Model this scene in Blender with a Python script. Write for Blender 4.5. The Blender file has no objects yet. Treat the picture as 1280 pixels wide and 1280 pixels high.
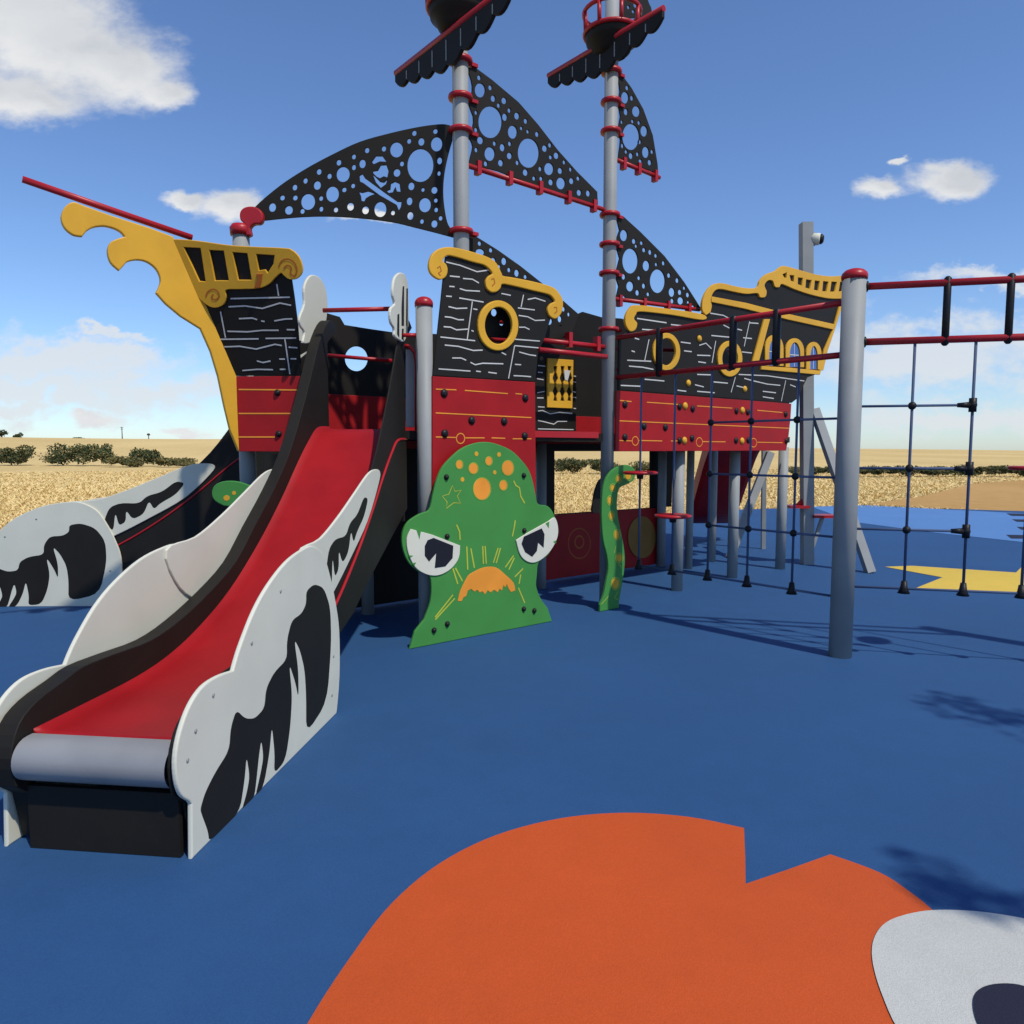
import bpy, bmesh, math, random
import numpy as np
from mathutils import Vector, Matrix
random.seed(7); np.random.seed(7)
scene = bpy.context.scene
col = scene.collection
R = math.radians

# ------------------------------------------------------------------ camera, sky, sun, exposure
F = 925.0; TILT = math.atan(79.0 / F); EYE = Vector((0, 0, 1.6))
cam_d = bpy.data.cameras.new('camera'); cam = bpy.data.objects.new('camera', cam_d); col.objects.link(cam)
cam.location = EYE; cam.rotation_euler = (math.pi / 2 - TILT, 0, 0)
cam_d.sensor_width = 36; cam_d.lens = 36 * F / 1280; cam_d.clip_end = 5000; cam_d.clip_start = 0.05
scene.camera = cam
scene.render.resolution_x = 1024; scene.render.resolution_y = 1024
scene.view_settings.view_transform = 'Standard'; scene.view_settings.look = 'None'
scene.view_settings.exposure = 0.0; scene.view_settings.gamma = 1.0

SUN_EL = R(55); SX, SY = 0.67, -0.74                       # horizontal direction towards the sun
sun_d = bpy.data.lights.new('sun', 'SUN'); sun = bpy.data.objects.new('sun', sun_d); col.objects.link(sun)
sun_d.energy = 3.9; sun_d.angle = R(1.1); sun_d.color = (1, .925, .80)
hn = math.hypot(SX, SY)
SV = Vector((SX / hn * math.cos(SUN_EL), SY / hn * math.cos(SUN_EL), math.sin(SUN_EL)))
sun.rotation_euler = SV.to_track_quat('Z', 'Y').to_euler(); sun.location = (6, -6, 12)

def ray(px, py):
    x = (px - 640) / F; v = (640 - py) / F
    return Vector((x, math.cos(TILT) + v * math.sin(TILT), -math.sin(TILT) + v * math.cos(TILT)))

class NT:
    """tiny helper for wiring node trees"""
    def __init__(s, tree): s.t = tree; s.n = tree.nodes; s.l = tree.links
    def add(s, kind, **kw):
        n = s.n.new(kind)
        for k, v in kw.items(): setattr(n, k, v)
        return n
    def put(s, sock, v):
        if hasattr(v, 'is_linked') or isinstance(v, bpy.types.NodeSocket): s.l.new(v, sock)
        else: sock.default_value = v
    def math(s, op, a, b=0.0, c=None, clamp=False):
        n = s.add('ShaderNodeMath', operation=op, use_clamp=clamp)
        s.put(n.inputs[0], a); s.put(n.inputs[1], b)
        if c is not None: s.put(n.inputs[2], c)
        return n.outputs[0]
    def step(s, v, lo, hi):
        n = s.add('ShaderNodeMapRange', interpolation_type='SMOOTHSTEP')
        s.put(n.inputs[0], v); n.inputs[1].default_value = lo; n.inputs[2].default_value = hi
        return n.outputs[0]
    def mix(s, f, a, b, mode='MIX'):
        n = s.add('ShaderNodeMix', data_type='RGBA', blend_type=mode)
        s.put(n.inputs[0], f); s.put(n.inputs[6], a); s.put(n.inputs[7], b)
        return n.outputs[2]

world = bpy.data.worlds.new('World'); scene.world = world; world.use_nodes = True
W = NT(world.node_tree); W.n.clear()
out = W.add('ShaderNodeOutputWorld'); bg = W.add('ShaderNodeBackground'); W.l.new(bg.outputs[0], out.inputs[0])
SKY = 0.118
bg.inputs[1].default_value = SKY
sky = W.add('ShaderNodeTexSky', sky_type='NISHITA', sun_disc=False)
sky.sun_elevation = SUN_EL; sky.sun_rotation = math.atan2(SX, SY)
sky.air_density = 1.0; sky.dust_density = 0.25; sky.ozone_density = 2.0; sky.altitude = 100
tc = W.add('ShaderNodeTexCoord'); sep = W.add('ShaderNodeSeparateXYZ'); W.l.new(tc.outputs['Generated'], sep.inputs[0])
yy = W.math('MAXIMUM', sep.outputs[1], 0.05)
A = W.math('DIVIDE', sep.outputs[0], yy); B = W.math('DIVIDE', sep.outputs[2], yy)
comb = W.add('ShaderNodeCombineXYZ'); W.put(comb.inputs[0], A); W.put(comb.inputs[1], W.math('MULTIPLY', B, 1.7))
def wnoise(scale, detail, rough=.6):
    n = W.add('ShaderNodeTexNoise'); W.l.new(comb.outputs[0], n.inputs['Vector'])
    n.inputs['Scale'].default_value = scale; n.inputs['Detail'].default_value = detail; n.inputs['Roughness'].default_value = rough
    return n.outputs[0]
nbig = wnoise(9, 8, .6); nfine = wnoise(26, 8, .65); nwisp = wnoise(6, 9, .7)
warp = W.add('ShaderNodeTexNoise'); W.l.new(comb.outputs[0], warp.inputs['Vector']); warp.inputs['Scale'].default_value = 11; warp.inputs['Detail'].default_value = 5; warp.inputs['Roughness'].default_value = .6
wsep = W.add('ShaderNodeSeparateColor'); W.l.new(warp.outputs['Color'], wsep.inputs[0])
def warped(amp):
    return (W.math('ADD', A, W.math('MULTIPLY', W.math('SUBTRACT', wsep.outputs[0], .5), amp)), W.math('ADD', B, W.math('MULTIPLY', W.math('SUBTRACT', wsep.outputs[1], .5), amp * .7)))
WP = warped(.085); WM = warped(.22)
def field(blobs, AB):
    d = None
    for px, py, rx, ry in blobs:
        r = ray(px, py); a0, b0 = r.x / r.y, r.z / r.y
        u = W.math('DIVIDE', W.math('SUBTRACT', AB[0], a0), rx / F); v = W.math('DIVIDE', W.math('SUBTRACT', AB[1], b0), ry / F)
        x = W.math('SQRT', W.math('ADD', W.math('MULTIPLY', u, u), W.math('MULTIPLY', v, v)))
        d = x if d is None else W.math('SMOOTH_MIN', d, x, .35)
    return d
PUFF = [(20, 10, 150, 75), (70, 62, 130, 62), (150, 90, 85, 50), (205, 118, 48, 24), (10, 125, 130, 34), (285, 258, 48, 22), (232, 250, 32, 13),
        (1195, 228, 58, 24), (1104, 234, 38, 17), (1130, 203, 18, 7), (118, 526, 44, 10), (235, 537, 34, 7), (470, 270, 60, 10)]
MIST = [(40, 458, 250, 46), (190, 484, 150, 34), (30, 505, 250, 30), (130, 440, 120, 24), (1245, 350, 130, 20), (1170, 440, 240, 50),
        (1220, 520, 240, 36), (720, 530, 320, 30), (130, 412, 60, 10)]
puffs = field(PUFF, WP); mist = field(MIST, WM)
lit = field([(x + rx * .22, y - ry * .30, rx, ry) for x, y, rx, ry in PUFF[:9]], WP)
def dens(d, lo, hi, gain, n):
    v = W.math('ADD', W.math('SUBTRACT', 1.0, d), W.math('MULTIPLY', W.math('SUBTRACT', n, 0.5), gain))
    return W.step(v, lo, hi)
p = dens(puffs, -.08, .55, .9, W.math('ADD', W.math('MULTIPLY', nbig, .45), W.math('MULTIPLY', nfine, .55)))
m = W.math('MULTIPLY', dens(mist, -.05, .75, 1.35, W.math('ADD', W.math('MULTIPLY', nwisp, .6), W.math('MULTIPLY', nfine, .4))), .85)
below = W.math('GREATER_THAN', sep.outputs[1], 0.06)
p = W.math('MULTIPLY', p, below); m = W.math('MULTIPLY', m, below)
tint = W.mix(1.0, sky.outputs[0], (.85, 1.02, 1.29, 1), 'MULTIPLY')
sh = W.math('ADD', W.math('MULTIPLY', W.step(lit, .95, .2), .5), W.math('MULTIPLY', W.step(nbig, .42, .66), .32), clamp=True)
shade = W.mix(sh, (6.9, 7.0, 7.1, 1), (4.5, 4.8, 5.3, 1))
c1 = W.mix(m, tint, (6.3, 6.6, 6.9, 1)); c2 = W.mix(p, c1, shade)
W.l.new(c2, bg.inputs[0])

# ------------------------------------------------------------------ pixel bookkeeping for tracing outlines on real planes
ZM = {'Z1': (0, 180, 3.2), 'Z2': (300, 120, 4), 'Z3': (480, 0, 1280 / 380), 'Z4': (340, 330, 1280 / 300), 'Z5': (500, 290, 1280 / 300),
      'Z6': (740, 310, 1280 / 350), 'Z7': (480, 540, 1280 / 380), 'Z8': (780, 520, 2.56), 'Y1': (0, 500, 4), 'Y2': (0, 560, 1280 / 520),
      'Y3': (960, 260, 4), 'Y4': (200, 280, 6.4), 'Y5': (0, 820, 1280 / 300), 'Y7': (640, 540, 4), 'S': (0, 0, 1)}
def T(z, pts):
    ox, oy, k = ZM[z]
    return [(ox + p[0] / k, oy + p[1] / k) for p in pts]
def ell(z, cx, cy, rx, ry, n=None):
    k = ZM[z][2]
    n = n or (28 if rx / k > 6 else 14)
    return T(z, [(cx + rx * math.cos(2 * math.pi * i / n), cy + ry * math.sin(2 * math.pi * i / n)) for i in range(n)])
def ground(px, py, z=0.0):
    r = ray(px, py); return EYE + r * ((z - EYE.z) / r.z)

class Plane:
    def __init__(s, o, u, v=(0, 0, 1)):
        s.o = Vector(o); s.u = Vector(u).normalized(); v = Vector(v)
        s.v = (v - s.u * v.dot(s.u)).normalized(); s.n = s.u.cross(s.v)
        if s.n.dot(EYE - s.o) < 0: s.n = -s.n          # n points to the viewer's side
    def off(s, d): return Plane(s.o + s.n * d, s.u, s.v)
    def uv(s, p):
        r = ray(*p); t = (s.o - EYE).dot(s.n) / r.dot(s.n); q = EYE + r * t - s.o
        return (q.dot(s.u), q.dot(s.v))
    def w(s, a, b, d=0.0): return s.o + s.u * a + s.v * b + s.n * d
    def at(s, px, py): return s.w(*s.uv((px, py)))

def smooth(pts, sub=5, closed=True):
    n = len(pts); outp = []
    rng = range(n) if closed else range(n - 1)
    for i in rng:
        p0 = pts[(i - 1) % n] if closed or i > 0 else pts[i]
        p1 = pts[i]; p2 = pts[(i + 1) % n]; p3 = pts[(i + 2) % n] if closed or i + 2 < n else pts[i + 1]
        for k in range(sub):
            t = k / sub
            outp.append(tuple(0.5 * ((2 * p1[j]) + (-p0[j] + p2[j]) * t + (2 * p0[j] - 5 * p1[j] + 4 * p2[j] - p3[j]) * t * t
                                     + (-p0[j] + 3 * p1[j] - 3 * p2[j] + p3[j]) * t ** 3) for j in range(len(p1))))
    if not closed: outp.append(tuple(pts[-1]))
    return outp

def flat_mesh(loops, half, bev):
    cu = bpy.data.curves.new('tmp', 'CURVE'); cu.dimensions = '2D'; cu.fill_mode = 'BOTH'
    cu.extrude = max(half - bev, 0.0); cu.bevel_depth = bev; cu.bevel_resolution = 1 if bev > .003 else 0; cu.offset = -bev
    for lp in loops:
        sp = cu.splines.new('POLY'); sp.points.add(len(lp) - 1); sp.use_cyclic_u = True
        for q, a in zip(sp.points, lp): q.co = (a[0], a[1], 0, 1)
    ob = bpy.data.objects.new('tmp', cu); me = ob.to_mesh()
    vs = [v.co.copy() for v in me.vertices]; fs = [tuple(p.vertices) for p in me.polygons]
    ob.to_mesh_clear(); bpy.data.objects.remove(ob); bpy.data.curves.remove(cu)
    return vs, fs

class MB:
    """collects shapes, then links them as ONE mesh object"""
    def __init__(s): s.v = []; s.f = []; s.m = []; s.sm = []; s.mats = []
    def mi(s, mat):
        if mat not in s.mats: s.mats.append(mat)
        return s.mats.index(mat)
    def raw(s, vs, fs, mat, sm=False):
        b = len(s.v); s.v += [Vector(x) for x in vs]; k = s.mi(mat)
        for f in fs: s.f.append([b + i for i in f]); s.m.append(k); s.sm.append(sm)
        return s
    def plate_uv(s, pl, loops, thick, mat, front=0.0, bev=.004):
        """loops in plane coordinates; front = distance of the front face in front of the plane"""
        vs, fs = flat_mesh(loops, thick / 2, bev)
        return s.raw([pl.w(v.x, v.y, front - thick / 2 + v.z) for v in vs], fs, mat)
    def plate(s, pl, loops, thick, mat, front=0.0, bev=.004):
        return s.plate_uv(pl, [[pl.uv(p) for p in lp] for lp in loops], thick, mat, front, bev)
    def ribbon(s, pl, pts, wid, mat, front, closed=False):
        """an engraved or inlaid line: a strip that stands a millimetre or two proud of its panel"""
        q = [Vector(pl.uv(p)) for p in pts]; n = len(q); vs = []; fs = []
        for i in range(n):
            a = q[(i - 1) % n] if closed or i > 0 else q[i]; b = q[(i + 1) % n] if closed or i < n - 1 else q[i]
            d = (b - a).normalized(); nn = Vector((-d.y, d.x)) * wid / 2
            vs += [pl.w(*(q[i] + nn), front), pl.w(*(q[i] - nn), front)]
        for i in range(n if closed else n - 1):
            a = 2 * i; b = 2 * ((i + 1) % n); fs.append((a, a + 1, b + 1, b))
        return s.raw(vs, fs, mat)
    def tube(s, pts, r, mat, seg=14, sm=True):
        pts = [Vector(p) for p in pts]; n = len(pts); rr = r if isinstance(r, (list, tuple)) else [r] * n
        vs = []; fs = []; ref = None
        for i in range(n):
            d = (pts[min(i + 1, n - 1)] - pts[max(i - 1, 0)]).normalized()
            if ref is None: ref = d.orthogonal().normalized()
            ref = (ref - d * ref.dot(d)).normalized(); bi = d.cross(ref)
            for k in range(seg):
                a = 2 * math.pi * k / seg; vs.append(pts[i] + (ref * math.cos(a) + bi * math.sin(a)) * rr[i])
        for i in range(n - 1):
            for k in range(seg):
                k2 = (k + 1) % seg; fs.append((i * seg + k, i * seg + k2, (i + 1) * seg + k2, (i + 1) * seg + k))
        s.raw(vs, fs, mat, sm)
        b = len(s.v) - len(vs); k = s.mi(mat)
        for lp in (list(range(seg))[::-1], [(n - 1) * seg + i for i in range(seg)]):
            s.f.append([b + i for i in lp]); s.m.append(k); s.sm.append(False)
        return s
    def lathe(s, c, prof, mat, seg=24, axis=(0, 0, 1)):
        c = Vector(c); ax = Vector(axis).normalized(); e1 = ax.orthogonal().normalized(); e2 = ax.cross(e1); vs = []; fs = []; n = len(prof)
        for r, z in prof:
            for k in range(seg):
                a = 2 * math.pi * k / seg; vs.append(c + ax * z + (e1 * math.cos(a) + e2 * math.sin(a)) * max(r, 1e-4))
        for i in range(n - 1):
            for k in range(seg):
                k2 = (k + 1) % seg; fs.append((i * seg + k, i * seg + k2, (i + 1) * seg + k2, (i + 1) * seg + k))
        s.raw(vs, fs, mat, True); b = len(s.v) - len(vs); k = s.mi(mat)
        for lp in (list(range(seg))[::-1], [(n - 1) * seg + i for i in range(seg)]):
            s.f.append([b + i for i in lp]); s.m.append(k); s.sm.append(False)
        return s
    def box(s, c, ax, ay, az, mat):
        c = Vector(c); ax, ay, az = Vector(ax), Vector(ay), Vector(az)
        vs = [c + ax * i + ay * j + az * k for i in (-1, 1) for j in (-1, 1) for k in (-1, 1)]
        return s.raw(vs, [(0, 1, 3, 2), (4, 6, 7, 5), (0, 4, 5, 1), (2, 3, 7, 6), (0, 2, 6, 4), (1, 5, 7, 3)], mat)
    def ball(s, c, r, mat, sq=1.0):
        return s.lathe(c, [(r * math.sin(a), -r * sq * math.cos(a)) for a in [math.pi * i / 8 for i in range(9)]], mat, 12)
    def build(s, name, parent=None, root=None):
        o = (root or parent).matrix_world_loc if False else (ROOTS.get((root or parent).name, Vector()) if (root or parent) else Vector())
        me = bpy.data.meshes.new(name); me.from_pydata([tuple(v - o) for v in s.v], [], s.f)
        for m in s.mats: me.materials.append(m)
        me.polygons.foreach_set('material_index', s.m); me.polygons.foreach_set('use_smooth', s.sm)
        bm = bmesh.new(); bm.from_mesh(me); bmesh.ops.recalc_face_normals(bm, faces=bm.faces) if len(bm.faces) < 60000 else None; bm.to_mesh(me); bm.free()
        me.update()
        ob = bpy.data.objects.new(name, me); col.objects.link(ob)
        if parent: ob.parent = parent; ROOTS[ob.name] = o
        return ob
ROOTS = {}
def tag(o, label=None, cat=None, group=None, kind=None):
    if label: o['label'] = label
    if cat: o['category'] = cat
    if group: o['group'] = group
    if kind: o['kind'] = kind
    return o
def thing(name, loc, label, cat, group=None):
    o = bpy.data.objects.new(name, None); col.objects.link(o); o.location = loc; o.empty_display_size = .2
    ROOTS[o.name] = Vector(loc); return tag(o, label, cat, group)
def recenter(ob):
    """put a one-mesh thing's origin at the middle of its base"""
    co = np.array([v.co[:] for v in ob.data.vertices]); c = Vector((co[:, 0].mean(), co[:, 1].mean(), co[:, 2].min()))
    ob.data.transform(Matrix.Translation(-c)); ob.location = c; return ob
def copy_tree(o, parent=None):
    c = o.copy(); col.objects.link(c); c.parent = parent
    for ch in list(o.children): copy_tree(ch, c)
    return c

# ------------------------------------------------------------------ materials
def mat(name, rgb, rough=.45, metal=0.0, var=.10, scale=3.0, bump=.08, bscale=60, spec=.2, dirt=0.0, dirtcol=(.25, .2, .14)):
    m = bpy.data.materials.new(name); m.use_nodes = True; t = NT(m.node_tree); p = t.n['Principled BSDF']
    tcn = t.add('ShaderNodeTexCoord')
    n1 = t.add('ShaderNodeTexNoise'); t.l.new(tcn.outputs['Object'], n1.inputs['Vector']); n1.inputs['Scale'].default_value = scale; n1.inputs['Detail'].default_value = 6
    lo = tuple(c * (1 - var) for c in rgb) + (1,); hi = tuple(min(1, c * (1 + var)) for c in rgb) + (1,)
    c = t.mix(t.step(n1.outputs[0], .3, .7), lo, hi)
    if dirt:
        n3 = t.add('ShaderNodeTexNoise'); t.l.new(tcn.outputs['Object'], n3.inputs['Vector']); n3.inputs['Scale'].default_value = 11; n3.inputs['Detail'].default_value = 10; n3.inputs['Roughness'].default_value = .75
        c = t.mix(t.math('MULTIPLY', t.step(n3.outputs[0], .56, .78), dirt), c, tuple(dirtcol) + (1,))
    t.l.new(c, p.inputs['Base Color'])
    n2 = t.add('ShaderNodeTexNoise'); t.l.new(tcn.outputs['Object'], n2.inputs['Vector']); n2.inputs['Scale'].default_value = bscale; n2.inputs['Detail'].default_value = 5
    bp = t.add('ShaderNodeBump'); bp.inputs['Strength'].default_value = bump; bp.inputs['Distance'].default_value = .004
    t.l.new(n2.outputs[0], bp.inputs['Height']); t.l.new(bp.outputs[0], p.inputs['Normal'])
    rr = t.math('ADD', rough - .08, t.math('MULTIPLY', n1.outputs[0], .16)); t.l.new(rr, p.inputs['Roughness'])
    p.inputs['Metallic'].default_value = metal; p.inputs['Specular IOR Level'].default_value = spec
    return m
BLACK = mat('black_panel', (.013, .0115, .0095), .6, dirt=.10, dirtcol=(.06, .055, .05))
SAILBLK = mat('sail_black', (.014, .012, .009), .62)
RED = mat('red_panel', (.31, .009, .012), .5, dirt=.14, dirtcol=(.22, .03, .025))
REDCHUTE = mat('red_chute', (.29, .008, .011), .46, dirt=.10, dirtcol=(.30, .03, .03))
REDSTEEL = mat('red_steel', (.36, .011, .017), .38, spec=.35)
YELLOW = mat('yellow_panel', (.62, .335, .028), .45, var=.06, dirt=.10, dirtcol=(.4, .22, .04))
ORANGE = mat('orange_groove', (.75, .28, .035), .5)
RUST = mat('rust_groove', (.40, .11, .02), .6)
WHITELINE = mat('white_groove', (.52, .52, .50), .5)
WHITE = mat('white_panel', (.60, .60, .50), .55, var=.03, dirt=.10, dirtcol=(.42, .42, .38))
GREY = mat('grey_steel', (.26, .275, .275), .55, var=.07, spec=.3, dirt=.10, dirtcol=(.18, .18, .17))
STEEL = mat('brushed_steel', (.27, .275, .28), .42, metal=.2, var=.08)
GREEN = mat('green_panel', (.055, .235, .052), .45, var=.06, dirt=.10, dirtcol=(.05, .14, .04))
LIME = mat('lime_groove', (.42, .46, .05), .5)
BLUEROPE = mat('blue_rope', (.065, .095, .175), .7, bump=.5, bscale=220)
PLASTIC = mat('black_plastic', (.012, .012, .014), .45)
PANE = mat('blue_pane', (.06, .13, .36), .25)
BUBBLE = mat('bubble_window', (.24, .12, .03), .3)
PUPIL = mat('pupil_black', (.012, .013, .02), .5)

def floor_mat(name, rgb, rough=.75):
    m = bpy.data.materials.new(name); m.use_nodes = True; t = NT(m.node_tree); p = t.n['Principled BSDF']
    g = t.add('ShaderNodeNewGeometry')
    def nz(sc, de=6, ro=.6):
        n = t.add('ShaderNodeTexNoise'); t.l.new(g.outputs['Position'], n.inputs['Vector']); n.inputs['Scale'].default_value = sc; n.inputs['Detail'].default_value = de; n.inputs['Roughness'].default_value = ro
        return n.outputs[0]
    big = nz(.55, 5); mid = nz(5, 6, .7)
    vor = t.add('ShaderNodeTexVoronoi'); t.l.new(g.outputs['Position'], vor.inputs['Vector']); vor.inputs['Scale'].default_value = 260
    hs = t.add('ShaderNodeSeparateColor'); t.l.new(vor.outputs['Color'], hs.inputs[0])
    k = t.math('ADD', t.math('ADD', t.math('MULTIPLY', big, .34), t.math('MULTIPLY', mid, .20)), t.math('MULTIPLY', hs.outputs[0], .14))
    k = t.math('ADD', k, .66)
    mul = t.add('ShaderNodeVectorMath', operation='SCALE'); mul.inputs[0].default_value = rgb; t.put(mul.inputs['Scale'], k)
    t.l.new(mul.outputs[0], p.inputs['Base Color']); p.inputs['Roughness'].default_value = rough; p.inputs['Specular IOR Level'].default_value = .25
    bp = t.add('ShaderNodeBump'); bp.inputs['Strength'].default_value = .35; bp.inputs['Distance'].default_value = .002
    t.l.new(vor.outputs['Distance'], bp.inputs['Height']); t.l.new(bp.outputs[0], p.inputs['Normal'])
    return m
F_BLUE = floor_mat('blue_rubber', (.0195, .072, .187)); F_PALE = floor_mat('pale_blue_rubber', (.085, .20, .43))
F_ORANGE = floor_mat('orange_rubber', (.475, .073, .014)); F_WHITE = floor_mat('white_rubber', (.45, .46, .43))
F_NAVY = floor_mat('navy_rubber', (.014, .015, .032)); F_YELLOW = floor_mat('yellow_rubber', (.60, .42, .06))

def field_mat(name, a, b, sc=1.0):
    m = bpy.data.materials.new(name); m.use_nodes = True; t = NT(m.node_tree); p = t.n['Principled BSDF']
    g = t.add('ShaderNodeNewGeometry'); mp = t.add('ShaderNodeMapping'); t.l.new(g.outputs['Position'], mp.inputs[0]); mp.inputs['Scale'].default_value = (1, .35, 1)
    def nz(s_, de, ro, v):
        n = t.add('ShaderNodeTexNoise'); t.l.new(v, n.inputs['Vector']); n.inputs['Scale'].default_value = s_; n.inputs['Detail'].default_value = de; n.inputs['Roughness'].default_value = ro
        return n.outputs[0]
    k = t.math('ADD', t.math('MULTIPLY', nz(.06 * sc, 6, .6, mp.outputs[0]), .45), t.math('MULTIPLY', nz(2.2 * sc, 8, .75, g.outputs['Position']), .55))
    t.l.new(t.mix(t.step(k, .38, .62), a + (1,), b + (1,)), p.inputs['Base Color']); p.inputs['Roughness'].default_value = .9; p.inputs['Specular IOR Level'].default_value = .1
    return m
WHEAT = field_mat('wheat_ground', (.52, .375, .15), (.66, .49, .215))
STALK = field_mat('wheat_stalks', (.64, .48, .205), (.76, .59, .285), 6)
SAND = field_mat('sand', (.40, .235, .075), (.50, .30, .11))
def leaf_mat(name, rgb):
    return field_mat(name, tuple(c * .6 for c in rgb), tuple(c * 1.35 for c in rgb), 4)
LEAF = leaf_mat('hedge_leaf', (.055, .075, .034)); LEAF2 = leaf_mat('dry_leaf', (.15, .125, .05)); BARK = mat('bark', (.09, .07, .05), .9)

# ------------------------------------------------------------------ the setting
def sheet(name, pts, z, m, kind='structure'):
    bm = bmesh.new(); vs = [bm.verts.new((p[0], p[1], z)) for p in pts]; f = bm.faces.new(vs); bmesh.ops.triangulate(bm, faces=[f])
    me = bpy.data.meshes.new(name); bmesh.ops.recalc_face_normals(bm, faces=bm.faces)
    if bm.faces[:] and bm.faces[:][0].normal.z < 0: bmesh.ops.reverse_faces(bm, faces=bm.faces)
    bm.to_mesh(me); bm.free(); me.materials.append(m); ob = bpy.data.objects.new(name, me); col.objects.link(ob)
    if kind: ob['kind'] = kind
    return ob
FLOOR = [(-16, 8.75), (-9, 8.55), (-5.4, 8.7), (-3.2, 9.3), (-.4, 11.4), (1.6, 14.5), (3.4, 17.5), (5.4, 19.3), (8.6, 20.4), (12, 19.6), (16, 17.6), (24, 15), (24, -9), (-16, -9)]
sheet('playground_surface', FLOOR, 0.0, F_BLUE)
g = lambda x, y: tuple(ground(x, y))[:2]
sheet('pale_blue_path', [g(1014, 633.5), g(1081, 631.5), g(1280, 642), (22, 15.6), (22, 9.5), g(1280, 678), g(1160, 665), g(1069, 653)], .004, F_PALE)
sheet('sand_strip', [g(1085, 629.5), g(1150, 620), g(1215, 604), g(1290, 599), (40, 26), (30, 16), g(1290, 640.5), g(1180, 634.5)], -.02, SAND)

def terrain_z(x, y):
    r = math.hypot(x, y); a = math.atan2(x, max(y, .1)) if y > 0 else 0
    t = min(max((r - 60) / 200, 0), 1); t = t * t * (3 - 2 * t)
    rise = 4.9 if a < -.35 else (4.9 + (a + .35) / 1.0 * (-4.2) if a < .65 else .7)
    z = -.03 + t * rise + .25 * t * math.sin(a * 9 + r * .01)
    if r > 270: z -= (r - 270) * .02
    return z
vs = []; fs = []; radii = [0, 4, 8, 14, 22, 32, 45, 58, 72, 90, 115, 140, 170, 200, 230, 260, 300, 380, 520, 800, 1500, 3000]; NA = 160
for r_ in radii:
    for k in range(NA):
        a = 2 * math.pi * k / NA; x, y = r_ * math.sin(a), r_ * math.cos(a); vs.append((x, y, terrain_z(x, y) - (.02 if r_ < 40 else 0)))
for i in range(len(radii) - 1):
    for k in range(NA):
        k2 = (k + 1) % NA; fs.append((i * NA + k, i * NA + k2, (i + 1) * NA + k2, (i + 1) * NA + k))
fm = MB().raw(vs, fs, WHEAT, True).build('field'); fm['kind'] = 'structure'

# standing straw between the playground and the hedge
N = 170000
th = np.random.uniform(-.66, .68, N); rr = 8.5 * (62 / 8.5) ** np.random.rand(N)
px_, py_ = rr * np.sin(th), rr * np.cos(th)
def inside(poly, x, y):
    res = np.zeros(len(x), bool); n = len(poly)
    for i in range(n):
        x1, y1 = poly[i]; x2, y2 = poly[(i + 1) % n]
        if y1 == y2: continue
        c = ((y1 > y) != (y2 > y)) & (x < (x2 - x1) * (y - y1) / (y2 - y1) + x1); res ^= c
    return res
sandp = [v.co[:2] for v in bpy.data.objects['sand_strip'].data.vertices]
cx0, cy0 = 4.0, 5.0
keep = ~inside([(x + .0, y + .12) if y > 5 else (x, y) for x, y in FLOOR], px_, py_) & ~inside(sandp, px_, py_) & (rr > 8.4)
px_, py_, rr = px_[keep], py_[keep], rr[keep]; n = len(px_)
hgt = np.random.uniform(.03, .10, n); wid = .006 + .0011 * rr; ang = np.random.uniform(0, math.pi, n)
dx, dy = np.cos(ang) * wid, np.sin(ang) * wid; lx, ly = np.random.normal(0, .10, n), np.random.normal(0, .10, n)
V = np.zeros((n, 3, 3)); V[:, 0] = np.stack([px_ - dx, py_ - dy, np.full(n, -.05)], 1); V[:, 1] = np.stack([px_ + dx, py_ + dy, np.full(n, -.05)], 1); V[:, 2] = np.stack([px_ + lx, py_ + ly, hgt - .04], 1)
me = bpy.data.meshes.new('straw'); me.from_pydata(V.reshape(-1, 3), [], np.arange(3 * n).reshape(-1, 3).tolist()); me.materials.append(STALK)
straw = bpy.data.objects.new('wheat_stubble', me); col.objects.link(straw); tag(straw, 'pale golden wheat stubble covering the field behind the playground', 'crop', kind='stuff')

def leaf_cloud(mb, c, rx, ry, rz, n, size, mats, lumps=7):
    cs = [(random.uniform(-.6, .6), random.uniform(-.5, .5), random.uniform(-.35, .6), random.uniform(.3, .55)) for _ in range(lumps)]
    for i in range(n):
        l = random.choice(cs); d = Vector((random.gauss(0, 1), random.gauss(0, 1), random.gauss(0, 1))).normalized() * l[3] * random.uniform(.5, 1.05)
        p = Vector((c[0] + (l[0] + d.x) * rx, c[1] + (l[1] + d.y) * ry, c[2] + (l[2] + d.z) * rz))
        if p.z < .02 + c[2] - rz: p.z = c[2] - rz + random.random() * rz * .4
        a = Vector((random.gauss(0, 1), random.gauss(0, 1), random.gauss(0, 1))).normalized(); b = a.orthogonal().normalized(); s_ = size * random.uniform(.6, 1.3)
        mb.raw([p - a * s_, p + b * s_ * .5, p + a * s_, p - b * s_ * .5], [(0, 1, 2, 3)], random.choice(mats))
def bush(px, pyb, w_px, h_px, dist, label, group, mats, n=1700):
    r = ray(px, pyb); c = Vector((r.x / r.y * dist, dist, 0)); c.z = terrain_z(c.x, c.y)
    w = w_px * dist / F / 2; h = h_px * dist / F / 2; mb = MB()
    leaf_cloud(mb, (c.x, c.y, c.z + h * .8), w, w * .7, h, n, max(.07, .0018 * dist), mats, 10)
    o = recenter(mb.build('hedge_bush')); tag(o, label, 'bush', group); return o
HG = 'bushes in the hedgerow across the field'
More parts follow.
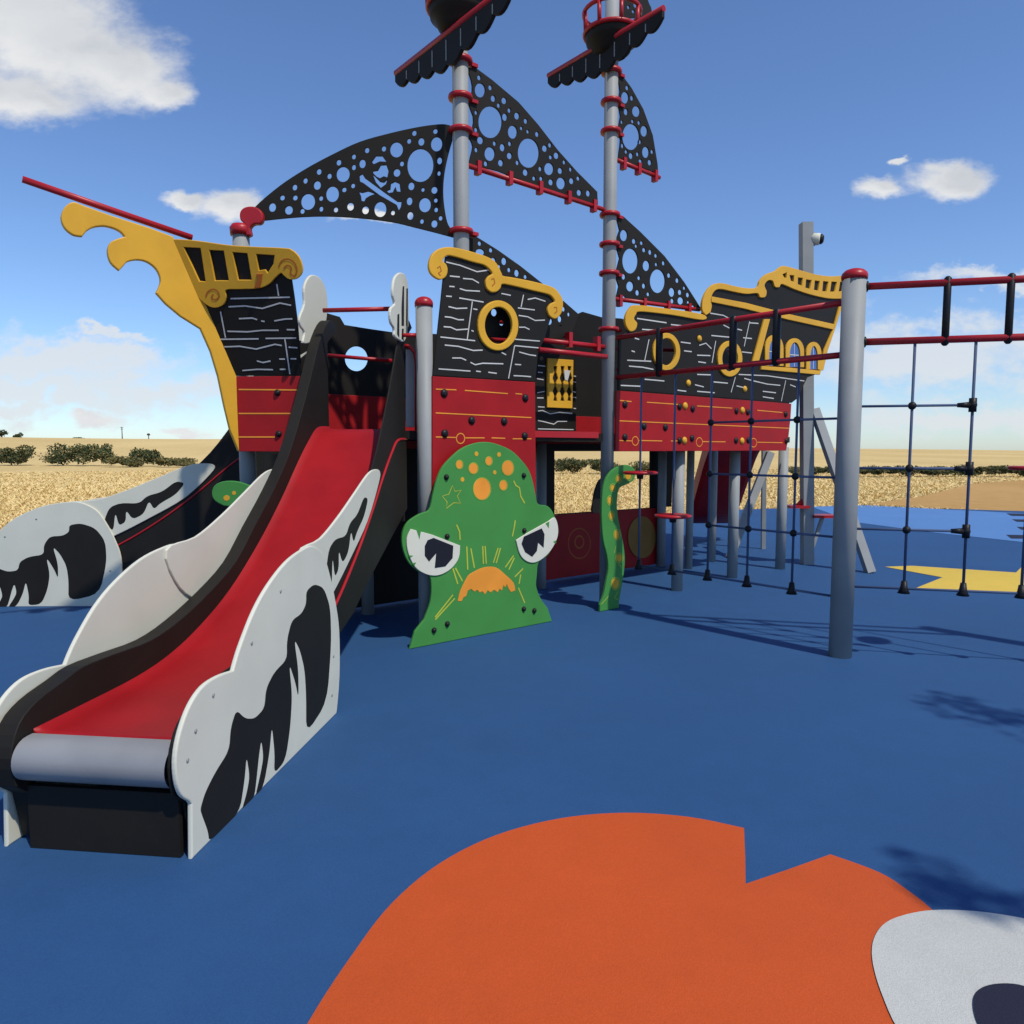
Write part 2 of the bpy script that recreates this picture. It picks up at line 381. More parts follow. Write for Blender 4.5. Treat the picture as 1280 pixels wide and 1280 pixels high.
for a in [(22, 583, 62, 32, 66, 'wide dark green hedgerow bush at the far left edge of the field', [LEAF, LEAF, LEAF2]),
          (85, 583, 66, 33, 66, 'second hedgerow bush from the left, with dark leafy humps', [LEAF, LEAF, LEAF, LEAF2]),
          (122, 582, 50, 36, 66, 'tallest hedgerow bush left of the slides, dark green and round', [LEAF, LEAF, LEAF2]),
          (158, 584, 54, 16, 64, 'low straw-coloured scrubby bush in a dip of the left hedgerow', [LEAF2, LEAF2, LEAF]),
          (186, 584, 44, 30, 66, 'dark round hedgerow bush just left of the rear slide', [LEAF, LEAF, LEAF2]),
          (222, 586, 52, 14, 64, 'low dry hedgerow bush that ends behind the rear slide', [LEAF2, LEAF2, LEAF]),
          (712, 597, 52, 24, 48, 'left hedgerow bush seen through the opening beneath the ship', [LEAF, LEAF, LEAF2]),
          (750, 597, 50, 22, 48, 'right hedgerow bush seen through the opening beside the tall rear mast', [LEAF, LEAF, LEAF2]),
          (800, 598, 60, 18, 47, 'hedgerow bush seen behind the small green tentacle board', [LEAF, LEAF2])]:
    bush(*a[:5], a[5], HG, a[6])
mb = MB()
for k in range(22):
    px = 1000 + k * 15; r = ray(px, 597); d = 43; x = r.x / r.y * d
    leaf_cloud(mb, (x, d + random.uniform(-.5, .5), .30), 1.0, .5, .32 + random.uniform(-.04, .08), 620, .075, [LEAF, LEAF, LEAF2], 5)
tag(recenter(mb.build('hedgerow')), 'long low dark hedge crossing the field behind the climbing net', 'hedge')
def far_tree(px, py, hpx, wpx, d, label, group='trees on the far ridge'):
    r = ray(px, py); c = Vector((r.x / r.y * d, d, 0)); c.z = terrain_z(c.x, c.y) - .3
    h = hpx * d / F; w = wpx * d / F / 2; t = thing('ridge_tree', c, label, 'tree', group)
    mb = MB().tube([c, c + Vector((.1, 0, h * .3)), c + Vector((0, .1, h * .62))], [.3, .22, .08], BARK, 8)
    for a in range(4): mb.tube([c + Vector((0, 0, h * .35)), c + Vector((w * .5 * math.cos(a * 1.6), w * .5 * math.sin(a * 1.6), h * .62))], [.12, .04], BARK, 6)
    mb.build('trunk', t); mb = MB(); leaf_cloud(mb, c + Vector((0, 0, h * .62)), w * 1.1, w, h * .42, 420, .32, [LEAF], 7); mb.build('crown', t)
far_tree(2, 551, 15, 15, 235, 'larger tree on the ridge cut by the left edge of the photo')
far_tree(22, 551, 9, 10, 235, 'smaller round tree on the ridge beside the one at the left edge')
far_tree(98, 551, 4, 16, 240, 'low wide clump of tree tops on the ridge left of the pole')
def far_pole(px, hpx, label, cross):
    d = 230; r = ray(px, 551); c = Vector((r.x / r.y * d, d, 0)); c.z = terrain_z(c.x, c.y) - .2; h = hpx * d / F
    mb = MB().tube([c, c + Vector((0, 0, h))], [.16, .11], BARK, 8)
    if cross: mb.tube([c + Vector((-.5, 0, h * .92)), c + Vector((.5, 0, h * .92))], .07, BARK, 6); mb.tube([c + Vector((-.35, 0, h * .8)), c + Vector((.35, 0, h * .8))], .06, BARK, 6)
    else: mb.lathe(c + Vector((0, 0, h)), [(.1, 0), (.45, .1), (.5, .5), (.2, .7)], BARK, 10)
    tag(recenter(mb.build('utility_pole')), label, 'pole')
far_pole(153, 16, 'thin dark utility pole standing on the ridge above the left hedgerow', True)
far_pole(186, 5, 'short dark post on the ridge right of the utility pole', False)

# floor graphics
def floor_thing(name, label, cat, layers, z0=.004):
    pts0 = layers[0][1]; c = Vector((sum(p[0] for p in pts0) / len(pts0), sum(p[1] for p in pts0) / len(pts0), 0))
    t = thing(name, c, label, cat)
    for i, (nm, pts, m) in enumerate(layers):
        ob = sheet(nm, [(p[0] - c.x, p[1] - c.y) for p in pts], z0 + .004 * i, m, None); ob.parent = t
    return t
body = smooth([g(*p) for p in [(300, 1440), (385, 1280), (440, 1195), (490, 1130), (550, 1080), (620, 1045), (700, 1024), (780, 1017), (860, 1022), (930, 1036)]], 5, False) + [g(931.5, 1072), g(932, 1106), g(985, 1088)] + \
    smooth([g(*p) for p in [(1038, 1069), (1100, 1092), (1140, 1118), (1168, 1141), (1230, 1200), (1300, 1290), (1340, 1400), (1320, 1560)]], 5, False) + [g(1150, 1750), g(800, 1850), g(450, 1700)]
eye = smooth([g(*p) for p in [(1090, 1200), (1094, 1172), (1112, 1153), (1150, 1142), (1190, 1140), (1240, 1144), (1300, 1156), (1370, 1185), (1420, 1250), (1390, 1330), (1280, 1360), (1190, 1345), (1130, 1300), (1102, 1245)]])
pup = smooth([g(*p) for p in [(1216, 1258), (1224, 1241), (1248, 1234), (1280, 1237), (1315, 1255), (1325, 1290), (1290, 1318), (1250, 1312), (1224, 1288)]])
floor_thing('orange_creature_graphic', 'large orange rounded sea creature with white eye inlaid in the blue floor', 'floor graphic', [('body', body, F_ORANGE), ('eye', eye, F_WHITE), ('pupil', pup, F_NAVY)])
star = [g(*p) for p in [(1106, 708.7), (1140, 707.5), (1270, 716), (1277, 709), (1330, 706), (1400, 720), (1390, 746), (1300, 742), (1141, 737), (1178, 722)]]
floor_thing('yellow_fish_graphic', 'yellow shape with a notched pointed tail inlaid in the floor behind the climbing net', 'floor graphic', [('body', star, F_YELLOW)])
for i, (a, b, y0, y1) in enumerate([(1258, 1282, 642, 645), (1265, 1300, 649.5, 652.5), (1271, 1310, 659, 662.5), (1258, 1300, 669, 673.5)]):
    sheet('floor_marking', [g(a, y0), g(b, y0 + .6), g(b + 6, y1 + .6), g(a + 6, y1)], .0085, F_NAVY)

# ------------------------------------------------------------------ planes of the ship
U = Vector((.78, .626, 0)).normalized(); NRM = Vector((U.y, -U.x, 0)); P0 = Vector((1.0, 7.5, 0)); BEAM = 1.45
HULL = Plane(P0, U); FRONT = HULL.off(.10); FAR = HULL.off(-BEAM); SAILP = HULL.off(.0)
BT = Vector((-2.31, 6.2, 0)); UB = Vector((.993, -.117, 0)).normalized()
STEM = Plane(BT + Vector((0, 0, 0)), U)
BOWLOW = Plane(BT, UB)
q = STEM.at(218, 300); b0 = BT + Vector((0, 0, 2.2))
BOWUP = Plane(b0, UB, q - b0)
SHIP = thing('pirate_ship', Vector((.6, 7.6, 0)), 'black and red pirate ship climbing structure with two grey masts and yellow scrollwork', 'play ship')
def lines(mb, pl, z, ls, wid, m, front=.0025):
    for l in ls: mb.ribbon(pl, T(z, l), wid, m, front)
def ring_line(mb, pl, z, cx, cy, rx, ry, wid, m, front=.0025):
    mb.ribbon(pl, ell(z, cx, cy, rx, ry, 20), wid, m, front, True)
def bolts(pl, z, pts, parent, root, m=PLASTIC, r=.022, name='bolt_cover', front=0.0):
    for p in pts:
        c = pl.at(*T(z, [p])[0]); MB().lathe(c + pl.n * front, [(r * 1.25, 0), (r * 1.25, .006), (r * .9, .016), (r * .45, .024)], m, 12, pl.n).build(name, parent, root)

# ---- bow
mb = MB(); mb.plate(BOWUP, [T('Y4', [(125, 145), (1000, 205), (1050, 430), (1075, 600), (1100, 800), (1130, 1213), (602, 1213), (480, 940), (340, 640), (210, 380)])], .02, BLACK)
lines(mb, BOWUP, 'Y4', [[(565, 597), (1040, 585)], [(550, 662), (680, 655), (820, 675), (960, 632), (1050, 650)], [(632, 757), (740, 752), (778, 765)], [(810, 775), (838, 780)],
    [(915, 775), (1000, 760), (1060, 758)], [(540, 858), (700, 862), (820, 850), (950, 850)], [(1015, 845), (1080, 846)], [(485, 922), (790, 918)], [(845, 915), (1090, 912)],
    [(515, 982), (640, 978), (770, 1000), (920, 962), (975, 972)], [(1030, 985), (1100, 990)], [(485, 700), (525, 910)], [(1000, 920), (1040, 1200)], [(775, 1095), (825, 1108), (885, 1095)],
    [(660, 1172), (780, 1162), (905, 1165)], [(955, 1080), (1000, 1080)], [(1045, 1078), (1090, 1078)], [(960, 1162), (1005, 1162)], [(935, 480), (950, 575)]], .011, WHITELINE)
bowp = mb.build('bow_panel', SHIP)
rail = smooth(T('Y4', [(105, 122), (300, 132), (600, 172), (980, 190), (1060, 205), (1120, 260), (1148, 340), (1140, 400), (1095, 440), (1040, 440), (1000, 412), (975, 392), (930, 430), (880, 480), (800, 513), (660, 520), (540, 526),
    (540, 580), (520, 640), (460, 668), (400, 655), (330, 600), (290, 540), (200, 340), (112, 160)]), 4)
slots = [T('Y4', s) for s in ([(200, 185), (335, 192), (375, 458), (325, 455)], [(405, 208), (520, 214), (560, 450), (450, 450)], [(590, 225), (708, 234), (742, 445), (635, 445)], [(778, 240), (925, 250), (915, 320), (870, 390), (850, 362), (800, 370)])]
mb = MB().plate(BOWUP, [rail] + slots, .022, YELLOW, .024, .005)
for sc in ([(960, 340), (985, 295), (1035, 280), (1085, 310), (1105, 370), (1085, 415), (1055, 395), (1060, 350), (1030, 330), (1000, 355)], [(380, 580), (395, 540), (440, 520), (475, 540), (485, 580), (450, 605), (425, 585), (440, 560)]):
    mb.ribbon(BOWUP, smooth(T('Y4', sc), 4, False), .012, RUST, .0265)
mb.build('bow_railing', bowp, SHIP)
MB().plate(BOWUP, [T('Y4', [(785, 395), (832, 395), (825, 450), (810, 510), (765, 510), (790, 450)])], .012, RUST, .034, .003).build('hatch', bowp, SHIP)
mb = MB(); mb.plate(BOWLOW, [T('Z1', [(941, 930), (1215, 928), (1225, 1232), (956, 1230)])], .02, RED)
lines(mb, BOWLOW, 'Z1', [[(955, 982), (1190, 984)], [(955, 1078), (1170, 1078)], [(955, 1172), (1100, 1172)]], .011, ORANGE)
br = mb.build('hull_panel', SHIP); bolts(BOWLOW, 'Z1', [(1110, 995), (1115, 1160)], br, SHIP)
stem = T('Z1', [(690, 372), (600, 338), (450, 290)]) + smooth(T('Z1', [(330, 247), (290, 234), (257, 255), (243, 295), (255, 335), (290, 365), (328, 372)]), 4, False) + smooth(T('Z1', [(345, 350), (370, 336), (410, 330), (450, 338), (480, 353), (497, 372)]), 4, False) + \
    smooth(T('Z1', [(470, 380), (440, 395), (428, 430), (440, 475), (475, 508)]), 4, False) + smooth(T('Z1', [(492, 490), (510, 472), (550, 465), (590, 475), (625, 505), (640, 550), (622, 597)]), 4, False) + \
    T('Z1', [(660, 640), (720, 690), (800, 740), (840, 830), (870, 930), (895, 1050), (918, 1145), (952, 1228), (958, 1228), (946, 930), (828, 650), (700, 392)])
MB().plate(STEM, [stem], .045, YELLOW, .02, .008).build('stem_board', SHIP)
sp = STEM.off(.0); MB().tube([sp.at(28, 224), sp.at(120, 256), sp.at(240, 297)], .024, REDSTEEL).build('bowsprit', SHIP)
# mirrored far bow facet, built behind the stem
mb = MB(); fo = BT + Vector((-.02, .40, 0)); FB = Plane(fo, (-.05, 1, 0))
mb.raw([fo + Vector((0, 0, 0.05)), fo + Vector((-.05, 1.75, .05)), fo + Vector((-.05, 1.75, 2.6)), fo + Vector((0, 0, 2.6))], [(0, 1, 2, 3)], BLACK)
mb.raw([fo + Vector((.03, 0, 0.05)), fo + Vector((-.02, 1.75, .05)), fo + Vector((-.02, 1.75, 2.6)), fo + Vector((.03, 0, 2.6))], [(3, 2, 1, 0)], BLACK)
mb.raw([fo + Vector(v) for v in ((0, 0, 2.6), (-.05, 1.75, 2.6), (-.02, 1.75, 2.6), (.03, 0, 2.6))], [(0, 1, 2, 3)], BLACK)
mb.build('bow_panel', SHIP)

# ---- midship board with porthole
holeA = ell('Z5', 517, 500, 80, 104, 30)
mb = MB().plate(FRONT, [T('Z5', [(178, 766), (195, 600), (222, 350), (238, 190), (245, 130), (300, 120), (430, 150), (480, 215), (520, 262), (815, 318), (822, 400), (775, 560), (738, 640), (722, 798)]), holeA], .02, BLACK)
lines(mb, FRONT, 'Z5', [[(245, 160), (320, 178), (410, 212), (480, 202)], [(265, 235), (318, 240)], [(335, 248), (385, 252), (420, 272)], [(262, 290), (290, 292)], [(318, 302), (350, 312), (425, 316)], [(245, 342), (275, 344)],
    [(315, 352), (445, 374)], [(385, 370), (358, 572)], [(258, 398), (300, 408), (358, 406)], [(390, 410), (412, 414)], [(238, 452), (270, 455), (310, 468), (340, 468)], [(232, 505), (270, 508), (300, 522), (362, 518)], [(380, 525), (392, 530)],
    [(215, 560), (400, 580)], [(238, 603), (310, 610), (390, 632), (440, 630)], [(278, 672), (325, 672), (352, 684)], [(375, 695), (400, 708), (440, 700), (550, 703)], [(205, 730), (375, 742)], [(405, 742), (430, 745)], [(470, 748), (515, 754)],
    [(610, 608), (578, 782)], [(610, 606), (738, 618)], [(612, 572), (745, 582)], [(635, 640), (690, 655), (725, 660)], [(612, 706), (645, 708)], [(605, 766), (650, 768), (698, 772)], [(632, 445), (680, 452), (720, 472), (772, 470)],
    [(634, 508), (665, 508), (690, 520)], [(628, 405), (718, 416)], [(658, 335), (645, 400)], [(680, 360), (720, 352), (775, 370)], [(540, 328), (590, 338)], [(540, 642), (565, 655)]], .010, WHITELINE)
pa = mb.build('bulwark_panel', SHIP)
mb = MB().plate(FRONT, [ell('Z5', 517, 500, 108, 134, 36), ell('Z5', 519, 500, 73, 98, 36)], .03, YELLOW, .022, .008); mb.build('porthole_ring', pa, SHIP)
scroll = smooth(T('Z5', [(205, 256), (162, 228), (147, 185), (160, 130), (195, 95), (250, 82), (320, 92), (420, 120), (480, 145), (512, 175), (535, 222), (545, 236), (600, 245), (700, 265), (800, 292), (840, 325), (862, 370), (855, 430), (825, 464), (792, 450), (780, 415),
    (795, 385), (818, 372), (805, 348), (780, 333), (700, 314), (600, 290), (540, 280), (530, 300), (510, 320), (480, 322), (455, 300), (450, 265), (465, 238), (485, 224), (470, 200), (440, 178), (380, 162), (300, 138), (250, 128), (228, 142), (224, 160), (240, 175), (248, 205), (238, 240)]), 4)
mb = MB().plate(FRONT, [scroll], .03, YELLOW, .022, .008)
for sc in ([(190, 195), (205, 185), (212, 210), (196, 222), (208, 235)], [(478, 255), (492, 250), (497, 275), (482, 290)], [(812, 405), (826, 402), (828, 425), (815, 436)]): mb.ribbon(FRONT, T('Z5', sc), .009, RUST, .0245)
mb.build('scroll_trim', pa, SHIP)
mb = MB().plate(FRONT, [T('Z5', [(174, 769), (721, 801), (726, 1460), (172, 1460)])], .02, RED)
lines(mb, FRONT, 'Z5', [[(190, 838), (300, 842)], [(345, 845), (575, 862)], [(615, 862), (650, 865)], [(190, 965), (700, 990)], [(190, 1093), (297, 1096)], [(347, 1098), (450, 1098)], [(488, 1098), (560, 1100)], [(600, 1103), (700, 1103)]], .009, ORANGE)
ring_line(mb, FRONT, 'Z5', 322, 1101, 22, 27, .009, ORANGE)
pr = mb.build('hull_panel', SHIP)
bolts(FRONT, 'Z5', [(235, 860), (668, 885), (382, 1005), (555, 1010), (238, 1075), (665, 1088)], pr, SHIP, r=.028)

# ---- recessed door board beside the mid mast
DOOR = HULL.off(-.30)
mb = MB().plate(DOOR, [T('Z5', [(700, 560), (945, 580), (940, 1062), (700, 1062)])], .02, BLACK)
lines(mb, DOOR, 'Z5', [[(735, 712), (775, 716)], [(735, 748), (760, 750)], [(730, 782), (765, 788)], [(730, 858), (770, 850)], [(730, 885), (765, 885)], [(735, 932), (770, 934)], [(735, 955), (760, 952), (800, 970), (850, 962), (918, 968)], [(735, 1005), (760, 1010), (820, 1025), (840, 1010), (890, 1010)],
    [(735, 1050), (925, 1054)], [(925, 768), (938, 770)], [(920, 798), (938, 802)], [(918, 850), (938, 855)], [(918, 880), (938, 884)], [(925, 940), (938, 942)]], .009, WHITELINE)
pd = mb.build('door_board', SHIP)
gh = []
for i in range(3):
    for j in range(4):
        cx = 808 + i * 38; cy = 728 + j * 56
        gh.append(T('Z5', [(cx - 5, cy + 8), (cx, cy - 2), (cx + 11, cy + 4), (cx + 14, cy + 24), (cx + 10, cy + 42), (cx - 1, cy + 38)]))
gh = []
for x in (822, 860, 897):
    gh.append(T('Z5', [(x - 10, 716), (x + 10, 718), (x + 5, 750), (x + 14, 782), (x + 5, 805), (x + 5, 825), (x + 14, 850), (x + 5, 880), (x + 9, 902), (x - 11, 900), (x - 6, 876), (x - 15, 850), (x - 6, 825), (x - 6, 805), (x - 15, 780), (x - 6, 750)]))
mb = MB().plate(DOOR, [T('Z5', [(780, 674), (918, 684), (912, 942), (778, 936)])] + gh, .02, YELLOW, .022, .003); mb.build('window_grille', pd, SHIP)
MB().plate(DOOR, [T('Z5', [(866, 738), (900, 740), (892, 770), (884, 795), (870, 788)])], .004, WHITELINE, .027, .001).build('grille_emblem', pd, SHIP)

# ---- aft board
h1 = ell('Z6', 335, 475, 50, 72, 26); h2 = ell('Z6', 625, 507, 44, 68, 26)
aft = T('Z6', [(121, 648), (124, 420), (165, 370), (195, 285), (495, 318), (530, 240), (560, 185), (750, 206), (790, 150), (850, 105), (1148, 135), (1146, 235), (1102, 372), (1040, 572), (985, 592), (937, 690), (913, 708)])
mb = MB().plate(FRONT, [aft, h1, h2], .02, BLACK)
lines(mb, FRONT, 'Z6', [[(205, 322), (340, 342)], [(360, 350), (440, 358)], [(228, 372), (290, 376)], [(195, 412), (215, 418)], [(260, 418), (240, 515)], [(160, 513), (270, 518)], [(180, 470), (195, 475)], [(168, 540), (230, 545), (280, 555)], [(240, 600), (330, 608)],
    [(130, 628), (220, 632)], [(545, 400), (630, 408)], [(540, 298), (600, 308), (640, 330)], [(565, 425), (548, 525)], [(490, 445), (520, 435), (545, 460)], [(480, 490), (540, 492)], [(485, 520), (520, 525)], [(480, 578), (545, 580)], [(660, 370), (685, 376)], [(720, 335), (695, 450)],
    [(690, 410), (730, 414)], [(685, 475), (730, 480)], [(670, 578), (800, 584), (970, 608)], [(655, 590), (635, 660)], [(695, 596), (740, 608), (800, 622), (860, 628)], [(660, 630), (700, 640)], [(555, 612), (620, 618)], [(480, 655), (560, 662)], [(470, 625), (510, 635)],
    [(780, 655), (840, 662)], [(885, 605), (865, 700)], [(780, 680), (830, 688)], [(905, 625), (930, 635)], [(390, 650), (430, 655)], [(405, 430), (450, 436)], [(420, 470), (455, 474)], [(600, 352), (640, 372)], [(760, 345), (720, 342)]], .012, WHITELINE)
pf = mb.build('bulwark_panel', SHIP)
for cx, cy, rx, ry in ((335, 475, 62, 86), (625, 507, 56, 82)):
    MB().plate(FRONT, [ell('Z6', cx, cy, rx, ry, 34), ell('Z6', cx, cy, rx - 20, ry - 24, 34)], .03, YELLOW, .022, .006).build('porthole_ring', pf, SHIP)
t1 = smooth(T('Z6', [(168, 382), (148, 352), (148, 312), (168, 275), (200, 262), (350, 280), (500, 304), (500, 330), (350, 306), (215, 292), (195, 305), (186, 325), (200, 345), (192, 374)]), 4)
MB().plate(FRONT, [t1], .03, YELLOW, .022, .006).build('scroll_trim', pf, SHIP)
t2 = smooth(T('Z6', [(515, 308), (498, 285), (500, 240), (520, 195), (550, 167), (590, 162), (650, 176), (710, 185), (750, 180), (762, 150), (790, 122), (832, 106), (850, 92), (880, 84), (1000, 118), (1080, 130), (1150, 126)]), 4, False) + \
     smooth(T('Z6', [(1150, 232), (1080, 232), (1000, 216), (920, 190), (862, 166), (850, 180), (830, 178), (820, 152), (798, 150), (782, 172), (792, 200), (785, 225), (762, 226), (750, 208), (700, 211), (640, 201), (590, 190), (562, 192), (544, 212), (536, 242), (541, 265), (535, 295)]), 4, False)
sl = [T('Z6', s) for s in ([(864, 122), (884, 113), (882, 138), (872, 136)], [(896, 125), (918, 127), (916, 156), (902, 150)], [(935, 136), (958, 139), (953, 174), (934, 166)], [(972, 145), (998, 149), (990, 188), (969, 182)],
    [(1012, 150), (1035, 153), (1028, 196), (1008, 192)], [(1050, 153), (1075, 156), (1066, 200), (1046, 198)], [(1088, 155), (1114, 157), (1104, 200), (1082, 201)], [(1128, 156), (1144, 157), (1138, 198), (1121, 200)])]
MB().plate(FRONT, [t2] + sl, .03, YELLOW, .022, .005).build('stern_railing', pf, SHIP)
mb = MB()
for a in ([(540, 222), (700, 252), (900, 304), (1106, 350), (1100, 374), (890, 328), (690, 278), (540, 248)], [(782, 326), (808, 326), (756, 524), (728, 522)], [(1134, 236), (1148, 236), (1112, 352), (1072, 470), (1052, 560), (1034, 560), (1056, 466), (1096, 376)],
          [(770, 540), (900, 548), (1042, 562), (1036, 580), (900, 568), (768, 556)]):
    mb.plate(FRONT, [T('Z6', a)], .026, YELLOW, .020, .005)
mb.build('trim_bar', pf, SHIP)
for x0, x1, yt, yb in ((786, 870, 398, 540), (880, 964, 413, 546), (974, 1044, 430, 556)):
    def arch(i): return T('Z6', [(x0 + i, yb)] + [((x0 + x1) / 2 - (x1 - x0 - 2 * i) / 2 * math.cos(t), yt + i + (yb - yt) * .45 - ((yb - yt) * .45) * math.sin(t)) for t in [math.pi * k / 14 for k in range(15)]] + [(x1 - i, yb)])
    wn = MB().plate(FRONT, [arch(0), arch(17)], .026, YELLOW, .019, .004).build('window_frame', pf, SHIP)
    mb = MB().plate(FRONT, [arch(19)], .008, PANE, .006, .001); cx = (x0 + x1) / 2
    mb.ribbon(FRONT, T('Z6', [(cx, yt + 22), (cx, yb - 4)]), .012, WHITELINE, .009); mb.ribbon(FRONT, T('Z6', [(x0 + 22, yt + 75), (x1 - 22, yt + 78)]), .012, WHITELINE, .0095)
    mb.build('window_pane', pf, SHIP)
bolts(FRONT, 'Z6', [(490, 415), (440, 618), (698, 645)], pf, SHIP, YELLOW, .03, 'climbing_hold')
mb = MB().plate(FRONT, [T('Z6', [(112, 652), (912, 712), (908, 780), (898, 870), (888, 926), (500, 928), (108, 930)])], .02, RED)
lines(mb, FRONT, 'Z6', [[(125, 697), (180, 702)], [(250, 705), (395, 715)], [(480, 722), (640, 732)], [(755, 742), (870, 752)], [(125, 790), (900, 824)], [(125, 880), (182, 882)], [(213, 880), (320, 882)], [(360, 882), (395, 882)], [(505, 885), (610, 886)], [(755, 888), (870, 890)]], .010, ORANGE)
for cx, cy in ((197, 882), (490, 887), (738, 890)): ring_line(mb, FRONT, 'Z6', cx, cy, 14, 20, .009, ORANGE)
par = mb.build('hull_panel', SHIP)
bolts(FRONT, 'Z6', [(150, 715), (460, 735), (660, 745), (712, 750), (885, 760), (238, 815), (335, 820), (150, 865), (457, 870), (658, 880), (714, 878), (888, 882), (400, 725), (400, 880)], par, SHIP, r=.03)
bolts(FRONT, 'Z6', [(425, 722), (422, 880), (687, 742), (685, 882)], par, SHIP, YELLOW, .032, 'climbing_hold')

# ---- far side of the hull, deck and lower boards
def ss(px, pl=HULL, y=560): return pl.uv((px, y))[0]
f0, f1 = ss(398, FAR), ss(985, FAR)
top = [FAR.uv(p) for p in [(398, 391), (408, 391), (425, 396), (431, 406), (462, 411), (490, 415), (560, 418), (640, 414), (700, 404), (721, 393), (728.5, 389.6), (753, 396.6), (777, 398)]] + [(ss(815, FAR), 3.2), (ss(870, FAR), 3.4), (f1 - .6, 3.6), (f1, 3.7)]
hole = [FAR.uv(p) for p in ell('Z4', 452, 505, 62, 66, 26)]
MB().plate_uv(FAR, [[(f0, 1.8), (f1, 1.8)] + top[::-1], hole], .02, BLACK).build('bulwark_panel', SHIP)
MB().plate_uv(FAR, [[(f0, 1.57), (f1 - .1, 1.57), (f1, 2.0), (ss(560, FAR), 2.0), (ss(540, FAR), 2.12), (f0, 2.12)]], .02, RED, .022).build('hull_panel', SHIP)
mb = MB(); dk = [HULL.w(ss(536), 0), HULL.w(3.3, 0), FAR.w(3.1, 0), FAR.w(f0 + .2, 0), BT + Vector((.1, 1.5, 0)), BT + Vector((.06, .1, 0)), BT + Vector((1.45, -.05, 0))]
vs = [Vector((p.x, p.y, 1.68)) for p in dk] + [Vector((p.x, p.y, 1.75)) for p in dk]; nk = len(dk)
mb.raw(vs, [list(range(nk)), list(range(nk, 2 * nk))] + [(i, (i + 1) % nk, nk + (i + 1) % nk, nk + i) for i in range(nk)], BLACK); mb.build('deck', SHIP)
MB().box((FRONT.at(668, 543) + FRONT.at(760, 543)) / 2 - NRM * .1 + Vector((0, 0, .0)), U * ((FRONT.at(760, 543) - FRONT.at(668, 543)).length / 2 - .06), NRM * .03, Vector((0, 0, .03)), REDSTEEL).build('deck_edge', SHIP)
mb = MB().plate(FAR, [T('Y7', [(105, 60), (800, 60), (790, 372), (105, 418)]), T('Y7', [(205, 96), (446, 96), (446, 402), (205, 412)]), T('Y7', [(500, 97), (683, 97), (683, 382), (500, 392)])], .02, BLACK, .03); mb.build('lower_frame', SHIP)
MB().plate(HULL.off(-.25), [smooth(T('Y7', [(440, 238), (417, 290), (406, 350), (402, 402), (450, 406), (480, 400), (480, 240)]), 3)], .02, BLACK).build('side_board', SHIP)
yb = lambda px: FAR.uv((px, 600))[0]
mb = MB().plate_uv(FAR, [[(yb(678), .02), (yb(826), .02), (yb(826), FAR.uv((826, 634))[1]), (yb(678), FAR.uv((684, 644))[1])]], .02, RED, .05)
ring_line(mb, FAR, 'Y7', 322, 555, 55, 75, .014, RUST, .0525); ring_line(mb, FAR, 'Y7', 322, 548, 22, 30, .02, RUST, .0525)
pl_ = mb.build('lower_panel', SHIP)
MB().plate(FAR, [ell('Y7', 632, 525, 70, 106, 32)], .02, BUBBLE, .066, .008).build('bubble_window', pl_, SHIP)
MB().plate_uv(FAR, [[(yb(405), .02), (yb(545), .02), (yb(545), 1.6), (yb(405), 1.6)]], .02, BLACK, .03).build('lower_panel', SHIP)

# ---- railings on the ship
FB2 = FRONT.off(-.1)
MB().tube([FB2.at(675, 425), FB2.at(757, 434)], .024, REDSTEEL).build('sail_boom', SHIP)
MB().tube([FRONT.at(673, 437), FRONT.at(758, 446)], .024, REDSTEEL).build('guard_rail', SHIP)
for x, y in ((711, 425), (746, 430)): MB().box(FB2.at(x, y), U * .022, NRM * .032, Vector((0, 0, .07)), REDSTEEL).build('rail_clamp', SHIP)
def atd(px, py, d):
    r = ray(px, py); return EYE + r * (d / r.y)
MB().tube([atd(404, 388, 6.05), atd(490, 386, 6.0)], .018, REDSTEEL).build('guard_rail', SHIP)
MB().tube([atd(408, 444, 6.5), atd(490, 451, 6.5)], .016, REDSTEEL).build('guard_rail', SHIP)
MB().tube([atd(503, 419, 6.05), atd(525, 419, 6.1)], .016, REDSTEEL).build('guard_rail', SHIP)
MB().tube([atd(506, 432, 6.15), atd(513, 434, 6.15), atd(519, 441, 6.15), atd(521, 455, 6.15), atd(521, 500, 6.15), atd(521, 540, 6.15)], .017, REDSTEEL).build('hand_rail', SHIP)
GP = Plane(atd(512, 480, 6.25), UB)
MB().plate(GP, [T('S', [(507, 437), (513, 437), (518, 446), (519, 470), (519, 534), (507, 534)])], .02, GREY).build('side_plate', SHIP)

for y0, d0 in ((398, -.5), (421, -.5)):
    MB().tube([HULL.off(d0).at(552, y0), HULL.off(d0).at(668, y0 + 5)], .03, REDSTEEL).build('guard_rail', SHIP)
for y0 in (436, 462):
    MB().tube([HULL.off(-.3).at(772, y0), HULL.off(-.3).at(965, y0 + 4)], .022, REDSTEEL).build('guard_rail', SHIP)
